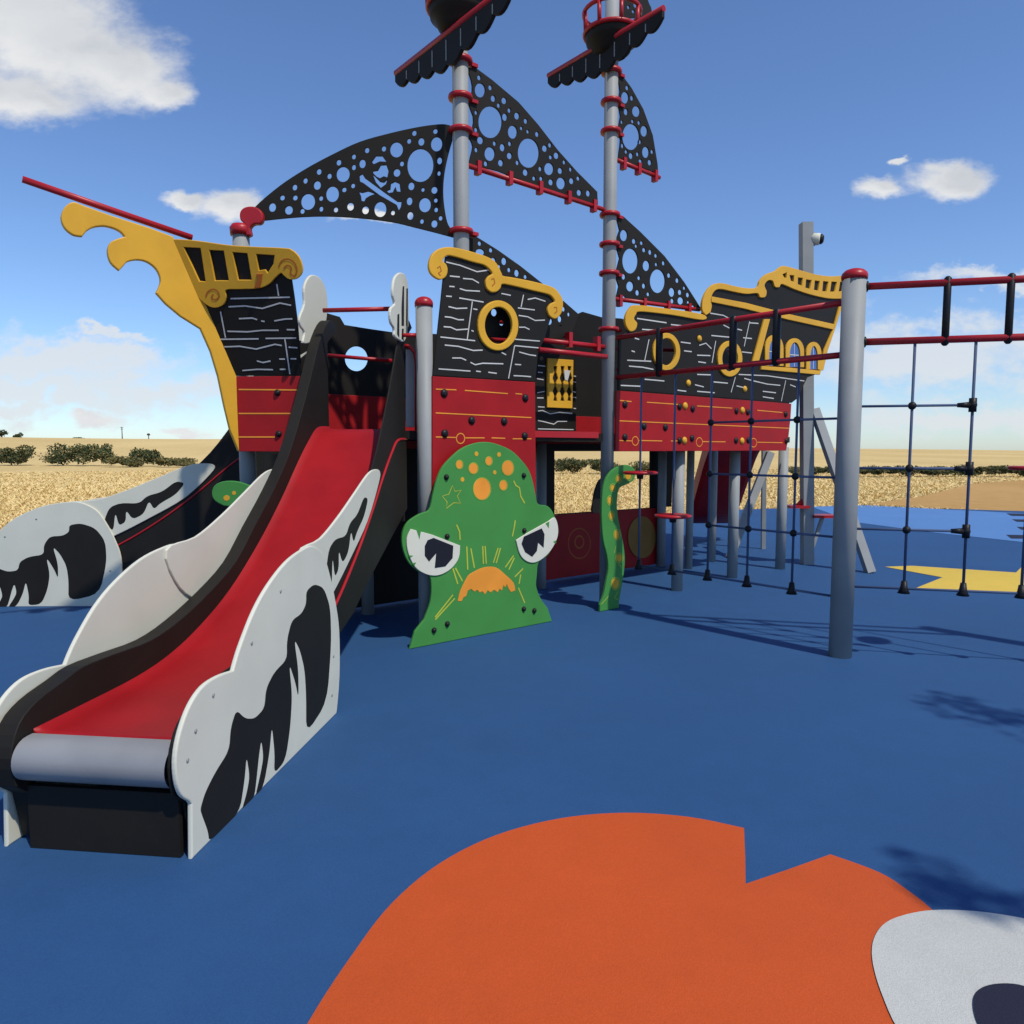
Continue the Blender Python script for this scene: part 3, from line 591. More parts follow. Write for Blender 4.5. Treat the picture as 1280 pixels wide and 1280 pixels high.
# ---- posts
def post(p, z, r=.064, cap=False, name='post', parent=SHIP, root=SHIP):
    mb = MB().tube([(p[0], p[1], 0), (p[0], p[1], z)], r, GREY, 22); o = mb.build(name, parent, root)
    if cap: MB().lathe((p[0], p[1], z), [(r * 1.08, -.03), (r * 1.11, .0), (r * 1.03, .018), (r * .78, .038), (r * .40, .049)], REDSTEEL, 22).build('cap', o, root)
    return o
pp = HULL.off(.02).at(532, 600); post(pp, HULL.at(532, 380).z, .068, True)
for xy in ((846, 738), (915, 722), (975, 711)): post(ground(*xy), 1.62)
for xy in ((676, 735), (460, 767), (889, 702)): post(ground(*xy), 1.66, .06)
post(FAR.w(yb(819), 0) - FAR.n * -.12, 1.66, .06); post(FAR.w(yb(826), 0) + NRM * .5, 1.66, .05)
tip = atd(310, 590, 6.42); post(tip, 3.42, .07)
# red ball bracket that holds the fore sail
c = Vector((tip.x, tip.y, 3.42)); SF = Plane(Vector((tip.x, tip.y, 0)), (HULL.at(575, 200) - tip) * Vector((1, 1, 0)))
o = MB().lathe(c, [(.085, -.03), (.09, .03), (.07, .06)], REDSTEEL, 20).plate(SF.off(.02), [smooth(T('Z1', [(975, 365), (985, 330), (965, 305), (965, 275), (985, 256), (1020, 254), (1048, 270), (1057, 300), (1045, 322), (1020, 325), (1005, 340), (1008, 368)]), 4)], .06, REDSTEEL, .03, .012).build('sail_bracket', SHIP)

# ---- masts with collars, yards and crow's nests
def mast(px, py, ztop, rings, sgn):
    p = HULL.at(px, py); p.z = 0
    o = MB().tube([(p.x, p.y, 0), (p.x, p.y, ztop)], .066, GREY, 24).build('mast', SHIP)
    for y in rings:
        z = HULL.at(px, y).z; mb = MB().lathe((p.x, p.y, z), [(.072, -.02), (.098, -.018), (.104, 0), (.098, .018), (.072, .02)], REDSTEEL, 24)
        mb.box(Vector((p.x, p.y, z)) + U * .11 * sgn, U * .05, NRM * .03, Vector((0, 0, .014)), REDSTEEL); mb.build('collar', o, SHIP)
    return p, o
def T3y(y): return y / ZM['Z3'][2]
m1, mo1 = mast(576, 200, 6.6, [T3y(258), T3y(412), T3y(552), T3y(975)], 1)
m2, mo2 = mast(762, 300, 6.9, [T3y(300), T3y(428), T3y(553), T3y(905), T3y(1030), T3y(1152), 412], 1)
def yard(m, o, zc, left, right, pxl, pxr):
    YP = Plane((m.x, m.y, 0), NRM) if abs(NRM.dot(Vector((0, 1, 0)))) < 2 else None
    C = Vector((m.x, m.y, zc)) + U * -.10
    o2 = MB().tube([C - NRM * left + Vector((0, 0, .012)), C + NRM * right + Vector((0, 0, .012))], .028, REDSTEEL).build('yard', o, SHIP)
    # furled sail: a scalloped bolster hanging under the spar
    pl = Plane(C, NRM); L = left + right; n = 8; pts = [(-left + .0, -.01), (right, -.01)]
    sg = 1 if pl.u.dot(NRM) > 0 else -1; lower = []
    for k in range(n):
        a = right - L * k / n; b = right - L * (k + 1) / n
        for j in range(7):
            t = j / 6; x = a + (b - a) * t; mid = 1 - abs((x - (right - left) / 2) / (L / 2)); lower.append((x, -.065 - .17 * mid ** .8 - .045 * math.sin(math.pi * t)))
    MB().plate_uv(pl, [[(sg * x, y) for x, y in pts + lower]], .035, SAILBLK, .0175, .008).build('furled_sail', o, SHIP)
    for k in range(1, n):
        x = right - L * k / n; mid = 1 - abs((x - (right - left) / 2) / (L / 2)); h = .02 + .06 * mid
        MB().box(pl.w(sg * x, -.045 - h, 0), pl.u * .005, pl.v * h, pl.n * .021, GREY).build('sail_tie', o, SHIP)
def nest(m, o, z):
    MB().lathe((m.x, m.y, z), [(.07, -.19), (.13, -.18), (.18, -.14), (.20, -.09), (.245, -.06), (.255, 0), (.245, .02)], SAILBLK, 28).build('crow_nest', o, SHIP)
    mb = MB(); n = 8
    mb.tube([(m.x + .27 * math.cos(t), m.y + .27 * math.sin(t), z + .21) for t in [2 * math.pi * k / 28 for k in range(29)]], .02, REDSTEEL, 8)
    mb.tube([(m.x + .262 * math.cos(t), m.y + .262 * math.sin(t), z + .02) for t in [2 * math.pi * k / 28 for k in range(29)]], .02, REDSTEEL, 8)
    for k in range(n):
        t = 2 * math.pi * k / n + .2; mb.tube([(m.x + .262 * math.cos(t), m.y + .262 * math.sin(t), z + .02), (m.x + .27 * math.cos(t), m.y + .27 * math.sin(t), z + .21)], .02, REDSTEEL, 8)
    mb.build('nest_railing', o, SHIP)
def zat(m, py):   # height on the mast seen at image row py
    pl = Plane((m.x, m.y, 0), (1, 0, 0)); px = 640 + F * m.x / m.y; return pl.uv((px, py))[1]
yard(m1, mo1, zat(m1, 47), .86, .80, 0, 0); yard(m2, mo2, zat(m2, 60), .80, .72, 0, 0)
nest(m1, mo1, zat(m1, 14)); nest(m2, mo2, zat(m2, 46))
MB().plate(SAILP, [smooth(T('Z3', [(1000, -120), (1060, -100), (1110, -60), (1112, 0), (1128, 45), (1100, 82), (1060, 75), (1010, 70), (1000, 0)]), 3)] + [ell('Z3', *e) for e in ((1060, 20, 9, 12), (1048, -8, 8, 9), (1075, 45, 7, 8), (1050, 48, 6, 7), (1085, -20, 12, 14), (1030, 30, 6, 8))], .015, SAILBLK, 0, .002).build('flag', mo2, SHIP)

# ---- sails
def sail(pl, outline, holes, boom=None, clamps=(), name='sail'):
    o = MB().plate(pl, [outline] + holes, .016, SAILBLK, .008, .002).build(name, SHIP)
    if boom:
        MB().tube([pl.at(*boom[0]), pl.at(*boom[1])], .021, REDSTEEL).build('boom', o, SHIP)
        for c_ in clamps: MB().box(pl.at(*c_), U * .02, NRM * .03, Vector((0, 0, .055)), REDSTEEL).build('boom_clamp', o, SHIP)
    return o
E2 = lambda z, L: [ell(z, *e) for e in L]
fore = smooth(T('Z2', [(62, 600), (75, 557), (200, 450), (330, 365), (460, 295), (600, 230), (760, 185), (900, 155), (1010, 142), (1062, 152)]), 4, False) + smooth(T('Z2', [(1062, 222), (1040, 300), (1022, 390), (1016, 480), (1024, 570), (1042, 645), (1078, 690), (1072, 710)]), 4, False) + \
    smooth(T('Z2', [(980, 685), (860, 655), (760, 632), (600, 612), (430, 603), (280, 608), (120, 624)]), 4, False)
fh = E2('Z2', [(902, 348, 65, 83), (983, 242, 28, 36), (783, 270, 32, 38), (516, 393, 33, 38), (463, 492, 32, 39), (341, 530, 35, 40), (163, 558, 18, 22), (245, 572, 20, 22), (702, 568, 30, 38), (925, 546, 29, 36), (553, 554, 17, 20), (387, 448, 18, 22), (613, 340, 16, 22),
    (785, 385, 17, 20), (907, 230, 15, 20), (857, 452, 15, 20), (848, 527, 14, 20), (972, 472, 15, 18), (852, 600, 15, 20), (972, 640, 15, 19), (628, 572, 17, 20), (998, 325, 12, 18), (275, 458, 12, 15), (328, 425, 11, 14), (396, 380, 12, 15), (448, 402, 11, 14), (495, 334, 12, 15),
    (570, 305, 10, 13), (636, 273, 11, 14), (720, 265, 11, 14), (872, 187, 11, 14), (977, 178, 11, 13), (846, 227, 10, 13), (810, 340, 10, 13), (213, 510, 12, 13), (277, 510, 12, 13), (313, 577, 11, 13), (407, 566, 10, 13), (406, 513, 10, 12), (480, 570, 11, 13), (522, 470, 11, 12),
    (566, 450, 10, 12), (570, 358, 10, 14), (765, 585, 10, 12), (910, 628, 9, 12), (1003, 612, 9, 12), (981, 570, 9, 12), (979, 523, 9, 11), (915, 470, 8, 10), (995, 388, 8, 12)])
skull = [T('Z2', s) for s in ([(660, 330), (680, 302), (712, 302), (732, 330), (700, 328), (670, 342)], [(665, 378), (690, 374), (704, 348), (732, 346), (743, 378), (737, 408), (720, 402), (700, 412), (684, 404), (668, 388)], [(666, 396), (680, 432), (705, 460), (730, 442), (738, 418), (720, 434), (700, 430), (683, 412)],
    [(598, 400), (612, 392), (625, 412), (720, 482), (788, 530), (808, 530), (805, 555), (795, 572), (784, 545), (700, 497), (618, 436), (600, 428)], [(597, 482), (612, 485), (640, 478), (682, 488), (650, 500), (630, 512), (622, 528), (608, 525), (605, 500)],
    [(735, 475), (752, 468), (755, 440), (775, 430), (798, 440), (803, 480), (785, 478), (778, 455), (770, 470), (765, 482), (745, 486)])]
sail(SF, fore, fh + skull)
big = T('Z3', [(352, 285), (385, 287), (452, 336), (566, 432), (648, 526), (730, 632), (810, 722), (866, 778), (896, 808), (899, 862), (760, 826), (600, 768), (480, 722), (356, 690)]) + smooth(T('Z3', [(364, 655), (372, 618), (362, 590), (352, 575), (372, 535), (374, 490), (352, 428), (370, 385), (366, 340), (352, 300)]), 2, False)
bh = E2('Z3', [(446, 515, 50, 67), (607, 645, 45, 62), (403, 381, 22, 30), (540, 557, 20, 28), (444, 649, 22, 29), (693, 712, 20, 26), (743, 773, 19, 25), (404, 592, 13, 16), (507, 494, 11, 16), (558, 489, 11, 15), (504, 425, 11, 14), (458, 416, 10, 14), (675, 626, 11, 14), (724, 656, 11, 14),
    (740, 720, 10, 13), (788, 763, 10, 13), (820, 812, 10, 13), (858, 815, 9, 13), (497, 622, 11, 16), (527, 657, 11, 14), (490, 687, 11, 14), (594, 727, 11, 14), (701, 768, 10, 13), (399, 328, 8, 11), (446, 370, 8, 11), (481, 445, 7, 10), (526, 466, 7, 10), (595, 511, 8, 11), (643, 566, 8, 11),
    (697, 612, 7, 10), (604, 555, 6, 8), (577, 541, 6, 8), (464, 605, 7, 10), (528, 606, 7, 10), (560, 686, 7, 10), (656, 712, 7, 10), (757, 684, 6, 9), (784, 714, 6, 9), (700, 663, 7, 9), (660, 753, 7, 9), (816, 752, 7, 9), (386, 475, 6, 9), (386, 548, 7, 10), (387, 632, 7, 10), (427, 690, 8, 11), (630, 752, 7, 9)])
sail(SAILP, big, bh, (T('Z3', [(345, 695)])[0], T('Z3', [(925, 882)])[0]), T('Z3', [(395, 708), (528, 752), (655, 792), (775, 832), (882, 868)]))
hi = T('Z3', [(985, 312), (1000, 316), (1040, 370), (1090, 460), (1130, 570), (1150, 690), (1153, 732), (1085, 706), (985, 672)]) + smooth(T('Z3', [(988, 640), (994, 590), (984, 545), (994, 490), (984, 435), (992, 385), (985, 340)]), 2, False)
sail(SAILP, hi, E2('Z3', [(1038, 577, 36, 55), (1013, 412, 16, 25), (1060, 470, 17, 23), (1093, 553, 15, 23), (1100, 642, 15, 24), (1022, 371, 7, 10), (1042, 414, 7, 11), (1017, 472, 9, 14), (1045, 512, 6, 8), (1076, 598, 6, 10), (1038, 657, 9, 13), (1117, 685, 8, 12), (1002, 615, 6, 10), (1072, 518, 6, 9), (1018, 640, 6, 8), (1127, 640, 6, 9), (1078, 680, 7, 9), (1000, 515, 5, 8), (1066, 650, 6, 9)]),
     (T('Z3', [(975, 672)])[0], T('Z3', [(1160, 748)])[0]), T('Z3', [(1008, 690), (1070, 712), (1140, 742)]))
low = T('S', [(769, 268), (778, 270), (800, 290), (830, 320), (855, 353), (876, 386), (840, 384), (800, 379), (769, 375)]) + smooth(T('S', [(773, 358), (769, 342), (774, 323), (769, 306), (774, 288)]), 2, False)
sail(SAILP, low, E2('Z6', [(173, 60, 36, 57), (298, 152, 35, 54), (172, 176, 17, 23), (246, 82, 16, 24), (363, 203, 14, 21), (403, 242, 14, 17), (350, 126, 8, 11), (388, 149, 8, 11), (143, 132, 9, 13), (206, 205, 9, 13), (235, 174, 8, 12), (400, 203, 9, 12), (264, 20, 8, 12), (290, 36, 7, 9), (436, 215, 8, 11), (460, 272, 7, 10), (325, 70, 7, 10),
    (365, 243, 8, 11), (213, 138, 7, 9), (236, 10, 8, 10), (292, 76, 6, 8), (420, 184, 6, 8), (438, 250, 6, 8), (255, 212, 7, 9), (143, 230, 8, 10), (190, -30, 9, 12), (225, -22, 7, 9), (200, -8, 6, 8)]) + [ell('Z3', 1008, 992, 16, 24)],
     (T('Z6', [(100, 232)])[0], T('Z6', [(490, 282)])[0]), T('Z6', [(125, 242), (235, 256), (345, 268), (440, 278)]))
SL = HULL.off(-.06)
sail(SL, T('Z5', [(352, 10), (400, 22), (520, 97), (640, 182), (760, 277), (880, 377), (952, 440), (905, 562), (700, 575), (380, 555), (356, 200)]), E2('Z5', [(423, 62, 10, 12), (425, 110, 24, 19), (483, 98, 10, 12), (495, 155, 14, 17), (553, 157, 14, 20), (527, 185, 8, 9), (580, 203, 9, 12), (621, 220, 13, 19), (667, 240, 9, 11), (870, 412, 9, 13), (898, 440, 7, 11),
    (793, 477, 18, 19), (850, 465, 11, 17), (849, 503, 12, 6), (500, 430, 16, 20), (540, 485, 13, 15), (580, 370, 14, 18), (640, 400, 18, 22)]))

# ------------------------------------------------------------------ slides
S0 = Vector((-1.271, 2.79, 0)); ES = Vector((.116, .993, 0)).normalized(); EW = Vector((-ES.y, ES.x, 0)); WID = .765
RP = Plane(S0, ES)                                            # plane of the slide's near side
LP = Plane(S0 + EW * WID, ES)
LOC_S = Plane((0, 0, 0), (1, 0, 0))                           # slide-local frame: x up the slide, y across, z up
def sp_uv(z, pts, pl=RP): return [pl.uv(p) for p in T(z, pts)]
class SP:                                                     # plane at a given w inside the local frame, n pointing out to the near side
    def __init__(s, w, d=-1): s.wv = w; s.d = d
    def w(s, a, b, f=0.0): return Vector((a, s.wv + s.d * f, b))
SLIDE = thing('wave_slide', (0, 0, 0), 'red slide nearest the viewer with white wave side boards, in front of the bow', 'slide', 'pirate ship slides')
def chaikin(p, it=2, r=.2):
    for _ in range(it):
        o = []
        for i in range(len(p)):
            a, b = p[i], p[(i + 1) % len(p)]; o += [(a[0] + (b[0] - a[0]) * r, a[1] + (b[1] - a[1]) * r), (a[0] + (b[0] - a[0]) * (1 - r), a[1] + (b[1] - a[1]) * (1 - r))]
        p = o
    return p
low_wave = sp_uv('Y2', [(575, 1256), (574, 1095)]) + smooth(sp_uv('Y2', [(568, 1086), (543, 1068), (528, 1022), (525, 950), (540, 870), (570, 790), (610, 732), (658, 700), (704, 684)]), 4, False) + \
    smooth(sp_uv('Y2', [(712, 655), (730, 600), (770, 500), (815, 420), (870, 350), (920, 312), (952, 302), (985, 330), (1005, 390), (1022, 470), (1034, 560), (1035, 700), (1025, 825)]), 4, False)
low_wave[0] = (low_wave[0][0], 0.0); low_wave[-1] = (low_wave[-1][0], 0.0)
low_wave.append((low_wave[0][0] + .12, 0.0))
up_wave = smooth(sp_uv('Y2', [(920, 322), (985, 278), (1040, 212), (1090, 140), (1130, 82), (1152, 66), (1168, 72), (1164, 110), (1130, 225), (1080, 335), (1025, 445), (1000, 480), (950, 440)]), 4)
ink1 = chaikin(sp_uv('Y2', [(605, 1128), (600, 1110), (615, 1060), (645, 1000), (690, 930), (695, 860), (712, 805), (740, 832), (770, 832), (800, 800), (805, 740), (830, 690), (870, 650), (870, 590), (885, 530), (915, 510), (930, 480), (930, 440), (955, 418), (985, 430), (1005, 490), (1008, 600), (995, 780), (930, 880),
    (930, 760), (925, 680), (910, 620), (892, 586), (905, 680), (906, 770), (896, 720), (876, 660), (886, 760), (880, 860), (865, 960), (830, 1002), (832, 940), (823, 850), (815, 940), (797, 1040), (770, 1078), (788, 1000), (797, 950), (790, 895), (782, 950), (776, 1010), (768, 1076), (728, 1118), (745, 1060), (754, 1010), (744, 945), (738, 1020), (722, 1122), (628, 1212), (624, 1178)]))
ink2 = chaikin(sp_uv('Y2', [(1000, 385), (1010, 310), (1030, 280), (1062, 272), (1075, 230), (1098, 205), (1118, 150), (1131, 156), (1118, 212), (1096, 258), (1086, 292), (1078, 252), (1070, 320), (1052, 355), (1040, 312), (1040, 372), (1028, 398), (1021, 330), (1018, 430), (1008, 412)]))
chute_top = smooth([(.03, .455), (.3, .455), (.7, .46), (1.0, .495), (1.3, .575), (1.65, .715), (2.05, .95), (2.42, 1.215), (2.74, 1.48), (2.97, 1.65), (3.15, 1.75), (3.42, 1.765)], 4, False)
cheek_t = sp_uv('Y2', [(60, 770), (130, 715), (195, 670), (300, 630), (410, 590), (500, 530), (600, 440), (680, 350), (740, 240), (800, 130), (850, 20)], LP) + [LP.uv(p) for p in T('S', [(362, 515), (374, 470), (384, 430), (394, 406), (402, 401), (409, 412)])]
cheek_front = [(-.17, .30), (-.19, .42), (-.14, .54), (-.04, .60)]
ct = [p for p in cheek_t if p[0] > .16]
bot = [(s, z - .20) for s, z in chute_top]
cheek = smooth([(a + .10, b - .02) for a, b in cheek_front] + ct, 3, False) + [(3.42, ct[-1][1] - .15), (3.42, 1.55)] + bot[::-1] + [(.06, .02), (.04, .02), (.0, .22)]
for w_, d_ in ((.0, -1), (WID, 1)):
    pl = SP(w_, d_)
    MB().plate_uv(pl, [cheek], .012 if w_ == 0 else .085, BLACK, -.012, .003).build('side_panel', SLIDE)
    # lower board that stands under the upper part of the chute
    sk = [(1.45, .45)] + [(s, z - .10) for s, z in chute_top if s > 1.45] + [(3.42, 1.1), (2.9, .90), (2.4, .70), (2.0, .52), (1.7, .44)]
    MB().plate_uv(pl, [sk], .008, BLACK, -.004, .002).build('under_panel', SLIDE)
    mb = MB()
    mb.tube([pl.w(s, z - .085, -.006) for s, z in chute_top if s > 1.0], .010, REDSTEEL, 8); mb.build('red_edge', SLIDE)
    wv = MB().plate_uv(pl, [low_wave], .020, WHITE, .022, .006).build('wave_panel', SLIDE)
    MB().plate_uv(pl, [ink1], .004, BLACK, .0235, .001).build('wave_pattern', wv, SLIDE)
    wv = MB().plate_uv(pl, [up_wave], .016, WHITE, .004, .005).build('wave_panel', SLIDE)
    MB().plate_uv(pl, [ink2], .004, BLACK, .0055, .001).build('wave_pattern', wv, SLIDE)
    for bx in [(560, 960), (585, 870), (640, 760), (760, 600), (850, 440), (1015, 640), (1010, 760)]:
        bu, bv = RP.uv(T('Y2', [bx])[0]); MB().lathe(pl.w(bu, bv, .022), [(.009, 0), (.009, .003), (.005, .005)], GREY, 10, (0, d_, 0)).build('bolt_cover', SLIDE)
cl = smooth([LP.uv(p) for p in T('Z4', [(160, 420), (168, 365), (147, 330), (142, 285), (167, 215), (166, 130), (186, 76), (215, 58), (255, 80), (282, 140), (290, 230), (275, 340), (235, 390), (195, 420)])], 4)
cr = smooth([RP.uv(p) for p in T('Z4', [(650, 385), (648, 345), (630, 310), (628, 240), (650, 212), (641, 170), (641, 120), (652, 70), (680, 46), (708, 66), (722, 150), (722, 330), (702, 412), (675, 405)])], 4)
for nm, w_, d_, shp in (('cloud_panel', WID, 1, cl), ('cloud_panel', 0, -1, cr)):
    pl = SP(w_, d_); cp = MB().plate_uv(pl, [shp], .022, WHITE, .01, .007).build(nm, SLIDE)
    if w_ == 0:
        mb = MB()
        for st in ([(684, 330), (684, 230), (690, 120), (698, 118), (697, 330)], [(708, 330), (710, 130), (718, 130), (717, 330)], [(660, 375), (662, 270), (672, 265), (672, 395)], [(684, 400), (686, 345), (696, 345), (692, 405)]): mb.plate_uv(pl, [[RP.uv(p) for p in T('Z4', st)]], .004, BLACK, .0115, .001)
        mb.build('cloud_stripe', cp, SLIDE)
# chute
mb = MB(); vs = []; fs = []; n = len(chute_top); w0, w1 = .026, WID - .10
cs = [(w0, .022), (w0 + .015, .008), (w0 + .06, 0), (WID / 2, -.004), (w1 - .06, 0), (w1 - .015, .008), (w1, .022)]; k = len(cs)
for s, z in chute_top: vs += [Vector((s, w, z + dz)) for w, dz in cs]
for s, z in chute_top: vs += [Vector((s, w, z + dz - .02)) for w, dz in cs]
for i in range(n - 1):
    for j in range(k - 1):
        a = i * k + j; fs.append((a, a + 1, a + k + 1, a + k)); b = n * k + a; fs.append((b, b + k, b + k + 1, b + 1))
for j in range(k - 1): fs.append((j, n * k + j, n * k + j + 1, j + 1)); a = (n - 1) * k + j; fs.append((a, a + 1, n * k + a + 1, n * k + a))
mb.raw(vs, fs, REDCHUTE, True).build('chute', SLIDE)
# rounded steel exit lip
prof = [(.02, .462)] + [(-.012 - .086 * math.sin(t), .376 + .086 * math.cos(t)) for t in [math.pi * i / 14 for i in range(15)]] + [(.05, .29)]
vs = [Vector((s, w0 + .004, z)) for s, z in prof] + [Vector((s, w1 - .004, z)) for s, z in prof]; n = len(prof)
MB().raw(vs, [(i, i + 1, n + i + 1, n + i) for i in range(n - 1)], STEEL, True).build('exit_lip', SLIDE)
MB().box((-.005, WID / 2 - .035, .132), (.012, 0, 0), (0, WID / 2 - .062, 0), (0, 0, .130), BLACK).build('front_panel', SLIDE)
MB().raw([(3.40, .02, 1.0), (3.40, WID - .02, 1.0), (3.40, WID - .02, 1.745), (3.40, .02, 1.745), (3.36, .02, 1.0), (3.36, WID - .02, 1.0), (3.36, WID - .02, 1.73), (3.36, .02, 1.73)], [(0, 1, 2, 3), (7, 6, 5, 4), (0, 4, 5, 1), (3, 2, 6, 7), (0, 3, 7, 4), (1, 5, 6, 2)], BLACK).build('end_panel', SLIDE)
SLIDE2 = copy_tree(SLIDE)
SLIDE.location = S0; SLIDE.rotation_euler = (0, 0, math.atan2(ES.y, ES.x))
SLIDE2.location = (-5.64, 7.42, 0); SLIDE2.rotation_euler = (0, 0, R(1.5))
SLIDE2['label'] = 'rear slide seen side on, running off the left photo edge beyond the near slide'

# ------------------------------------------------------------------ octopus and tentacle boards
OC = HULL.off(.18)
def zfix(pl, pts, lowest):                                   # bottom corners stand on the floor
    return pts
OCT = thing('octopus_board', OC.at(600, 785) * Vector((1, 1, 0)), 'green octopus board with angry white eyes and orange mouth, standing against the red hull', 'play panel')
oc = T('Z7', [(108, 890), (130, 840)]) + smooth(T('Z7', [(170, 790), (195, 720), (200, 650), (190, 604), (150, 590), (105, 550), (80, 490), (78, 430), (100, 380), (150, 345), (190, 328), (205, 270), (220, 210), (245, 150), (290, 100), (330, 68), (380, 48), (430, 42), (480, 52), (540, 80), (590, 130), (615, 170), (630, 220), (640, 270), (650, 303), (690, 312), (715, 345), (730, 400), (722, 460), (690, 520), (652, 550), (645, 600), (642, 650), (660, 700), (690, 742)]), 4, False) + T('Z7', [(708, 772)])
ocuv = [OC.uv(p) for p in oc]; ocuv[0] = (ocuv[0][0], .002); ocuv[-1] = (ocuv[-1][0], .002)
mb = MB().plate_uv(OC, [ocuv], .025, GREEN, 0, .006)
for e in [(412, 239, 35, 45), (521, 151, 23, 30), (376, 153, 18, 22), (317, 137, 13, 17), (441, 122, 13, 17), (502, 224, 15, 20), (389, 92, 8, 10), (484, 95, 8, 10), (466, 170, 7, 9), (330, 200, 8, 10)]:
    mb.plate(OC, [ell('Z7', *e)], .003, YELLOW if e[2] < 12 else ORANGE, .002, .0005)
    if e[2] > 12: mb.ribbon(OC, ell('Z7', e[0], e[1], e[2] + 2, e[3] + 2), .005, LIME, .003, True)
mb.ribbon(OC, T('Z7', [(288, 225), (298, 250), (325, 245), (308, 270), (322, 300), (293, 298), (262, 322), (265, 295), (245, 270), (272, 262)]), .007, LIME, .002, True)
lines(mb, OC, 'Z7', [[(545, 205), (555, 225), (570, 235), (575, 270), (592, 300)], [(305, 390), (318, 420), (320, 455)], [(552, 372), (548, 400), (540, 440)], [(348, 482), (352, 580)], [(365, 490), (380, 572)], [(415, 480), (418, 555)], [(425, 480), (430, 555)], [(480, 488), (460, 550)], [(490, 488), (472, 552)], [(545, 520), (510, 570)],
    [(548, 530), (525, 580)], [(290, 575), (310, 640)], [(300, 572), (330, 628)], [(585, 575), (550, 610)], [(575, 600), (568, 640)], [(565, 655), (592, 720)], [(290, 685), (215, 780)], [(298, 700), (215, 790)]], .0125, LIME, .002)
ob_ = mb.build('body', OCT)
MB().plate(OC, [smooth(T('Z7', [(310, 712), (320, 670), (350, 610), (375, 590), (420, 570), (470, 570), (510, 600), (545, 635), (552, 665)]), 3, False) + T('Z7', [(552, 667), (534, 674), (524, 660), (516, 640), (510, 655), (502, 645), (496, 668), (486, 660), (478, 675), (462, 664), (448, 676), (436, 666), (424, 684), (414, 670), (402, 676), (392, 664), (380, 672), (366, 660), (352, 668), (346, 690), (334, 696), (326, 712)])], .004, ORANGE, .003, .001).build('mouth', OCT)
for ew, ep, nt in ([(110, 408), (200, 432), (318, 478), (312, 530), (280, 575), (230, 602), (180, 600), (130, 570), (100, 510), (93, 450)], [(180, 455), (205, 445), (288, 478), (285, 530), (255, 565), (210, 572), (216, 510), (186, 545), (168, 520), (168, 480)], [[(133, 412), (152, 416), (146, 452)], [(100, 518), (120, 520), (106, 530)], [(112, 552), (132, 548), (125, 562)]]), \
        ([(553, 455), (600, 425), (690, 375), (716, 360), (730, 400), (725, 450), (690, 510), (640, 547), (600, 545), (570, 515)], [(585, 440), (660, 405), (672, 430), (668, 487), (645, 465), (640, 500), (620, 525), (590, 505), (575, 470)], [[(676, 384), (692, 376), (690, 405)], [(722, 455), (708, 462), (720, 470)]]):
    e = MB().plate(OC, [T('Z7', [ew[0], ew[1], ew[2]]) + smooth(T('Z7', ew[2:] + [ew[0]]), 4, False)[1:-1]], .012, WHITE, .012, .003)
    for q in nt: e.plate(OC, [T('Z7', q)], .002, GREEN, .0135, .0004)
    e = e.build('eye', OCT)
    MB().plate(OC, [T('Z7', ep)], .003, PUPIL, .0145, .0006).build('pupil', e, OCT)
bolts(OC, 'Z7', [(262, 190), (588, 183), (265, 440), (590, 415), (266, 808), (588, 745), (210, 835), (632, 752)], OCT, OCT, r=.019, front=.0)
TP = HULL.off(.17)
TEN = thing('tentacle_board', TP.at(760, 755) * Vector((1, 1, 0)), 'tall curling green tentacle board with yellow suckers in front of the rear mast', 'play panel', 'tentacle boards')
tn = smooth(T('Z7', [(910, 728), (925, 690), (935, 640), (945, 580), (940, 520), (925, 460), (918, 380), (918, 300), (925, 230), (945, 180), (980, 148), (1020, 138), (1050, 150), (1060, 175), (1050, 205), (1020, 222), (995, 234), (985, 262), (982, 320), (990, 380), (1005, 450), (1015, 530), (1010, 600), (998, 670), (990, 722)]), 3, False)
tu = [(TP.uv((751, 758))[0] - .01, .002)] + [TP.uv(p) for p in tn] + [(TP.uv((774, 758))[0], .002)]
mb = MB().plate_uv(TP, [tu], .03, GREEN, 0, .007)
for e in [(1028, 185, 12, 15), (988, 198, 9, 13), (962, 235, 8, 12), (950, 288, 8, 15), (958, 352, 9, 15), (980, 432, 10, 18), (990, 530, 12, 16), (974, 638, 15, 22)]:
    mb.plate(TP, [ell('Z7', *e)], .003, YELLOW, .002, .0005); mb.ribbon(TP, ell('Z7', e[0], e[1], e[2] + 4, e[3] + 5), .006, LIME, .003, True)
lines(mb, TP, 'Z7', [[(915, 725), (945, 690)], [(975, 480), (970, 510)], [(985, 555), (1000, 570)], [(985, 670), (970, 700), (985, 705)]], .007, LIME, .002); mb.build('board', TEN)
T2 = Plane(atd(300, 620, 6.05), (1, 0, 0))
TE2 = thing('tentacle_board', (T2.at(300, 620).x, T2.o.y, 0), 'green tentacle tip with yellow suckers poking up behind the near slide, under the bow', 'play panel', 'tentacle boards')
tp = smooth(T('Y1', [(1120, 530), (1075, 505), (1058, 470), (1070, 430), (1110, 408), (1170, 405), (1230, 420), (1275, 445), (1330, 500), (1370, 620), (1400, 800), (1420, 1000)]), 3, False)
tu = [T2.uv(p) for p in tp] + [(T2.uv(T('Y1', [(1430, 1100)])[0])[0], .003), (T2.uv(T('Y1', [(1320, 1100)])[0])[0], .003)] + [T2.uv(p) for p in smooth(T('Y1', [(1300, 1000), (1280, 800), (1260, 650), (1220, 560), (1170, 535)]), 3, False)]
mb = MB().plate_uv(T2, [tu], .03, GREEN, 0, .007)
for e in [(1133, 490, 16, 14), (1170, 465, 10, 10), (1203, 496, 13, 13)]: mb.plate(T2, [ell('Y1', *e, 14)], .003, YELLOW, .002, .0005)
mb.build('board', TE2)

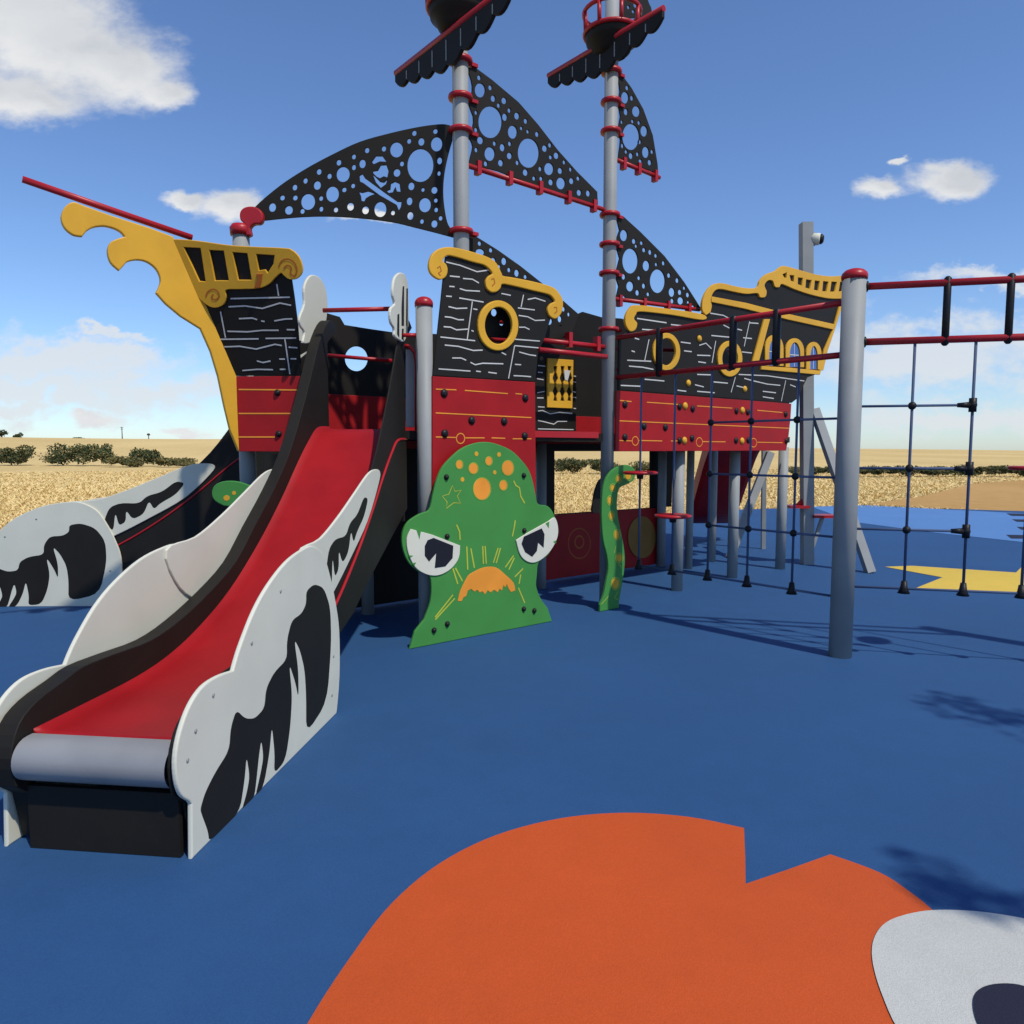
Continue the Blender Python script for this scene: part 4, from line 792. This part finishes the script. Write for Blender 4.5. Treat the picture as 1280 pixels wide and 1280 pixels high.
# ------------------------------------------------------------------ rope climber
PR = ground(1050, 820); NETV = (PR - P0) * Vector((1, 1, 0)); N1 = Plane(P0, NETV)
PR2 = Vector((PR.x + 2.55, PR.y - .62, 0)); N2 = Plane(PR, PR2 - PR)
NET = thing('rope_climber', PR, 'rope net climbing frame with red bars on a thick grey post at the right', 'climbing frame')
zt = N1.at(1066, 345).z
for q in (PR, PR2):
    post(q, zt, .084, True, 'post', NET, NET)
def tube(name, a, b, r, m, parent=NET, seg=12): return MB().tube([a, b], r, m, seg).build(name, parent, NET)
ub, lb = N1.at(1050, 379).z, N1.at(1050, 444).z
ue = NETV.normalized(); a1 = P0 + ue * .07; b1 = PR - ue * .08
V3 = lambda p, z: Vector((p.x, p.y, z))
tube('red_bar', V3(a1, ub), V3(b1, ub), .024, REDSTEEL); tube('red_bar', V3(a1, lb), V3(b1, lb), .024, REDSTEEL)
de = (PR2 - PR).normalized(); ub2, lb2 = N2.at(1086, 358).z, N2.at(1082, 427.5).z
tube('red_bar', V3(PR + de * .08, ub2), V3(PR2 - de * .08, ub2), .026, REDSTEEL); tube('red_bar', V3(PR + de * .08, lb2), V3(PR2 - de * .08, lb2), .026, REDSTEEL)
for z in (ub2, lb2): MB().lathe(PR + de * .075 + Vector((0, 0, z)), [(.040, 0), (.040, .016), (.03, .022)], PLASTIC, 16, de).build('bar_socket', NET)
for pl, px, y in ((N1, 824, 440), (N1, 916, 440), (N1, 970, 440)):
    q = pl.at(px, y); MB().tube([V3(q, lb - .035), V3(q, lb - .02), V3(q, ub + .02), V3(q, ub + .035)], [.016, .033, .033, .016], PLASTIC, 12).build('hand_grip', NET)
for px in (1183, 1262):
    q = N2.at(px, 390); MB().tube([V3(q, lb2 - .045), V3(q, lb2 - .03), V3(q, ub2 + .03), V3(q, ub2 + .045)], [.012, .026, .026, .012], PLASTIC, 12).build('hand_grip', NET)
zb1 = N1.at(1040, 745).z; zb2 = N2.at(1064, 733).z
def knot(q, big=False):
    mb = MB().ball(q, .030, PLASTIC)
    if big: mb.tube([q + Vector((0, 0, .06)), q, q + Vector((0, 0, -.035))], [.02, .028, .045], PLASTIC, 12)
    mb.build('rope_connector', NET)
vx = [800, 842, 887, 937, 994]; vq = [N1.at(x, 600) for x in vx]
for i, q in enumerate(vq):
    tube('vertical_rope', V3(q, zb1), V3(q, lb), .0105, BLUEROPE, seg=8); knot(V3(q, zb1), True)
rz1 = [N1.at(1049, 523).z, N1.at(1043, 597).z, N1.at(1040, 671).z]
for z in rz1:
    tube('level_rope', V3(vq[2], z), V3(b1, z), .0095, BLUEROPE, seg=8)
    for q in vq[2:]: knot(V3(q, z))
tube('level_rope', V3(vq[0], zb1), V3(b1, zb1), .0095, BLUEROPE, seg=8)
for q, y in ((vq[0], 591), (vq[1], 645)):
    z = N1.at(vx[0] if y == 591 else vx[1], y).z; MB().lathe(V3(q, z), [(.15, -.016), (.168, -.010), (.172, 0), (.168, .010), (.15, .016)], REDSTEEL, 28).build('step_disc', NET)
    MB().lathe(V3(q, z), [(.03, -.06), (.034, -.03), (.034, -.017)], PLASTIC, 12).build('rope_connector', NET)
wq = [N2.at(1136, 600), N2.at(1211, 600), N2.at(1285, 600), N2.at(1370, 600)]
for q in wq: tube('vertical_rope', V3(q, zb2), V3(q, lb2 + .01), .0105, BLUEROPE, seg=8); knot(V3(q, zb2), True)
for y in (508, 585, 661):
    z = N2.at(1075, y).z; tube('level_rope', V3(PR + de * .08, z), V3(wq[1], z), .0095, BLUEROPE, seg=8); knot(V3(wq[0], z)); knot(V3(wq[1], z))
    MB().tube([V3(wq[1], z) - de * .1, V3(wq[1], z) - de * .02], [.016, .024], PLASTIC, 10).tube([V3(wq[1], z - .05), V3(wq[1], z + .05)], .026, PLASTIC, 10).build('rope_connector', NET)
tube('level_rope', V3(PR + de * .08, zb2), V3(wq[3], zb2), .0095, BLUEROPE, seg=8)
z = N2.at(1270, 585).z
MB().lathe(V3(wq[2], z), [(.12, -.014), (.135, 0), (.12, .014)], REDSTEEL, 28).build('step_disc', NET)

# ------------------------------------------------------------------ steel frame with camera, red slide behind the stern
gp = ground(1009, 705); FRM = thing('camera_pole', gp, 'square grey steel pole with leaning struts and a camera near its top, behind the stern', 'pole')
pz = zat(gp, 279); pt = atd(1007.5, 279, gp.y); vs = [c0 + Vector((i * .072, j * .072, 0)) for c0 in (gp, pt) for i, j in ((-1, -1), (1, -1), (1, 1), (-1, 1))]
MB().raw(vs, [(0, 1, 2, 3), (7, 6, 5, 4), (0, 4, 5, 1), (1, 5, 6, 2), (2, 6, 7, 3), (3, 7, 4, 0)], GREY).build('post', FRM)
def strut(a, b, r, name='strut'):
    MB().tube([a, b], r, GREY, 4, False).build(name, FRM)
pg = Plane(gp, (1, 0, 0))
strut(pg.at(1018, 512), ground(1088, 716), .075)
sa = atd(963, 566, 11.2); strut(sa, ground(912, 697), .075); strut(atd(955, 560, 11.6), ground(954, 686), .045, 'leg')
c = pg.at(1021, 300) + Vector((0, -.04, 0)); ax = Vector((.9, -.38, -.12)).normalized()
MB().box(pg.at(1015, 297), (.035, 0, 0), (0, .03, 0), (0, 0, .06), GREY).box(pg.at(1016, 306), (.04, 0, .02), (0, .025, 0), (-.01, 0, .02), GREY).lathe(c - ax * .05, [(.05, -.05), (.075, -.03), (.078, .06), (.07, .075)], WHITE, 18, ax).build('camera', FRM)
MB().lathe(c + ax * .025, [(.064, -.006), (.066, .02), (.045, .045), (.02, .05)], PLASTIC, 16, ax).build('camera_lens', FRM)
for x0, x1, y, m_ in ((1013, 1044, 645, 0), (984, 1008, 633, 0)):
    q = pg.at((x0 + x1) / 2, y); w = (x1 - x0) / 2 * gp.y / F
    MB().box(q, (w, 0, 0), (0, .13, 0), (0, 0, .018), REDSTEEL).build('step', FRM)
    if x0 > 1010: MB().tube([q, pg.at(1012, 695)], .03, GREY, 4, False).build('arm', FRM)
    else: MB().tube([q, pg.at(1008, 622)], .035, REDSTEEL, 8).build('arm', FRM)
# red slide on the far side
RS = thing('red_slide', ground(885, 664), 'dark red curved slide descending behind the stern of the ship', 'slide')
path = [Vector(q) for q in smooth([tuple(atd(*q)) for q in ((932, 548, 11.1), (926, 552, 11.4), (914, 574, 11.8), (902, 612, 12.2), (893, 640, 12.6), (888, 652, 13.1))], 5, False)]
vs = []; fs = []; cs = [(-.40, .38), (-.40, .02), (-.33, -.03), (.33, -.03), (.40, .02), (.40, .38)]; k = len(cs)
for q in path: vs += [q + Vector((a, 0, b)) for a, b in cs]
for q in path: vs += [q + Vector((a * .92, 0, b + .03)) for a, b in cs]
n = len(path)
for i in range(n - 1):
    for j in range(k - 1):
        a = i * k + j; fs += [(a, a + 1, a + k + 1, a + k), (n * k + a, n * k + a + k, n * k + a + k + 1, n * k + a + 1)]
    for a in (i * k, i * k + k - 1): fs.append((a, a + k, n * k + a + k, n * k + a))
MB().raw(vs, fs, REDCHUTE).build('chute', RS)
mb = MB()
for q in (path[-6], path[-2]): mb.tube([Vector((q[0], q[1], 0)), Vector((q[0], q[1], q[2] - .03))], .04, GREY, 12)
mb.build('support', RS)
# unseen tree added so its crown throws soft shade patches at the right edge
tb = Vector((5.5, 1.7, 0)); YT = thing('added_shadow_tree', tb, 'unseen leafy tree added out of frame to cast shade patches at the right edge', 'tree')
lobes = []
for px, py, r_ in ((1245, 898, .46), (1262, 1128, .34)):
    gq = ground(px, py); z = 3.2; lobes.append((gq + Vector((SV.x / SV.z * z, SV.y / SV.z * z, z)), r_))
mb = MB().tube([tb, tb + Vector((-.05, .05, 1.2)), tb + Vector((-.15, .1, 2.3))], [.07, .055, .045], BARK, 10)
for c_, r_ in lobes: mb.tube([tb + Vector((-.13, .09, 2.1)), (tb + c_) / 2 + Vector((0, 0, 1.25)), c_], [.04, .03, .012], BARK, 8)
mb.build('trunk', YT); mb = MB()
for c_, r_ in lobes: leaf_cloud(mb, c_, r_, r_, r_ * .7, 230, .042, [LEAF], 7)
mb.build('crown', YT)
print('SCENE OBJECTS', len(bpy.data.objects))
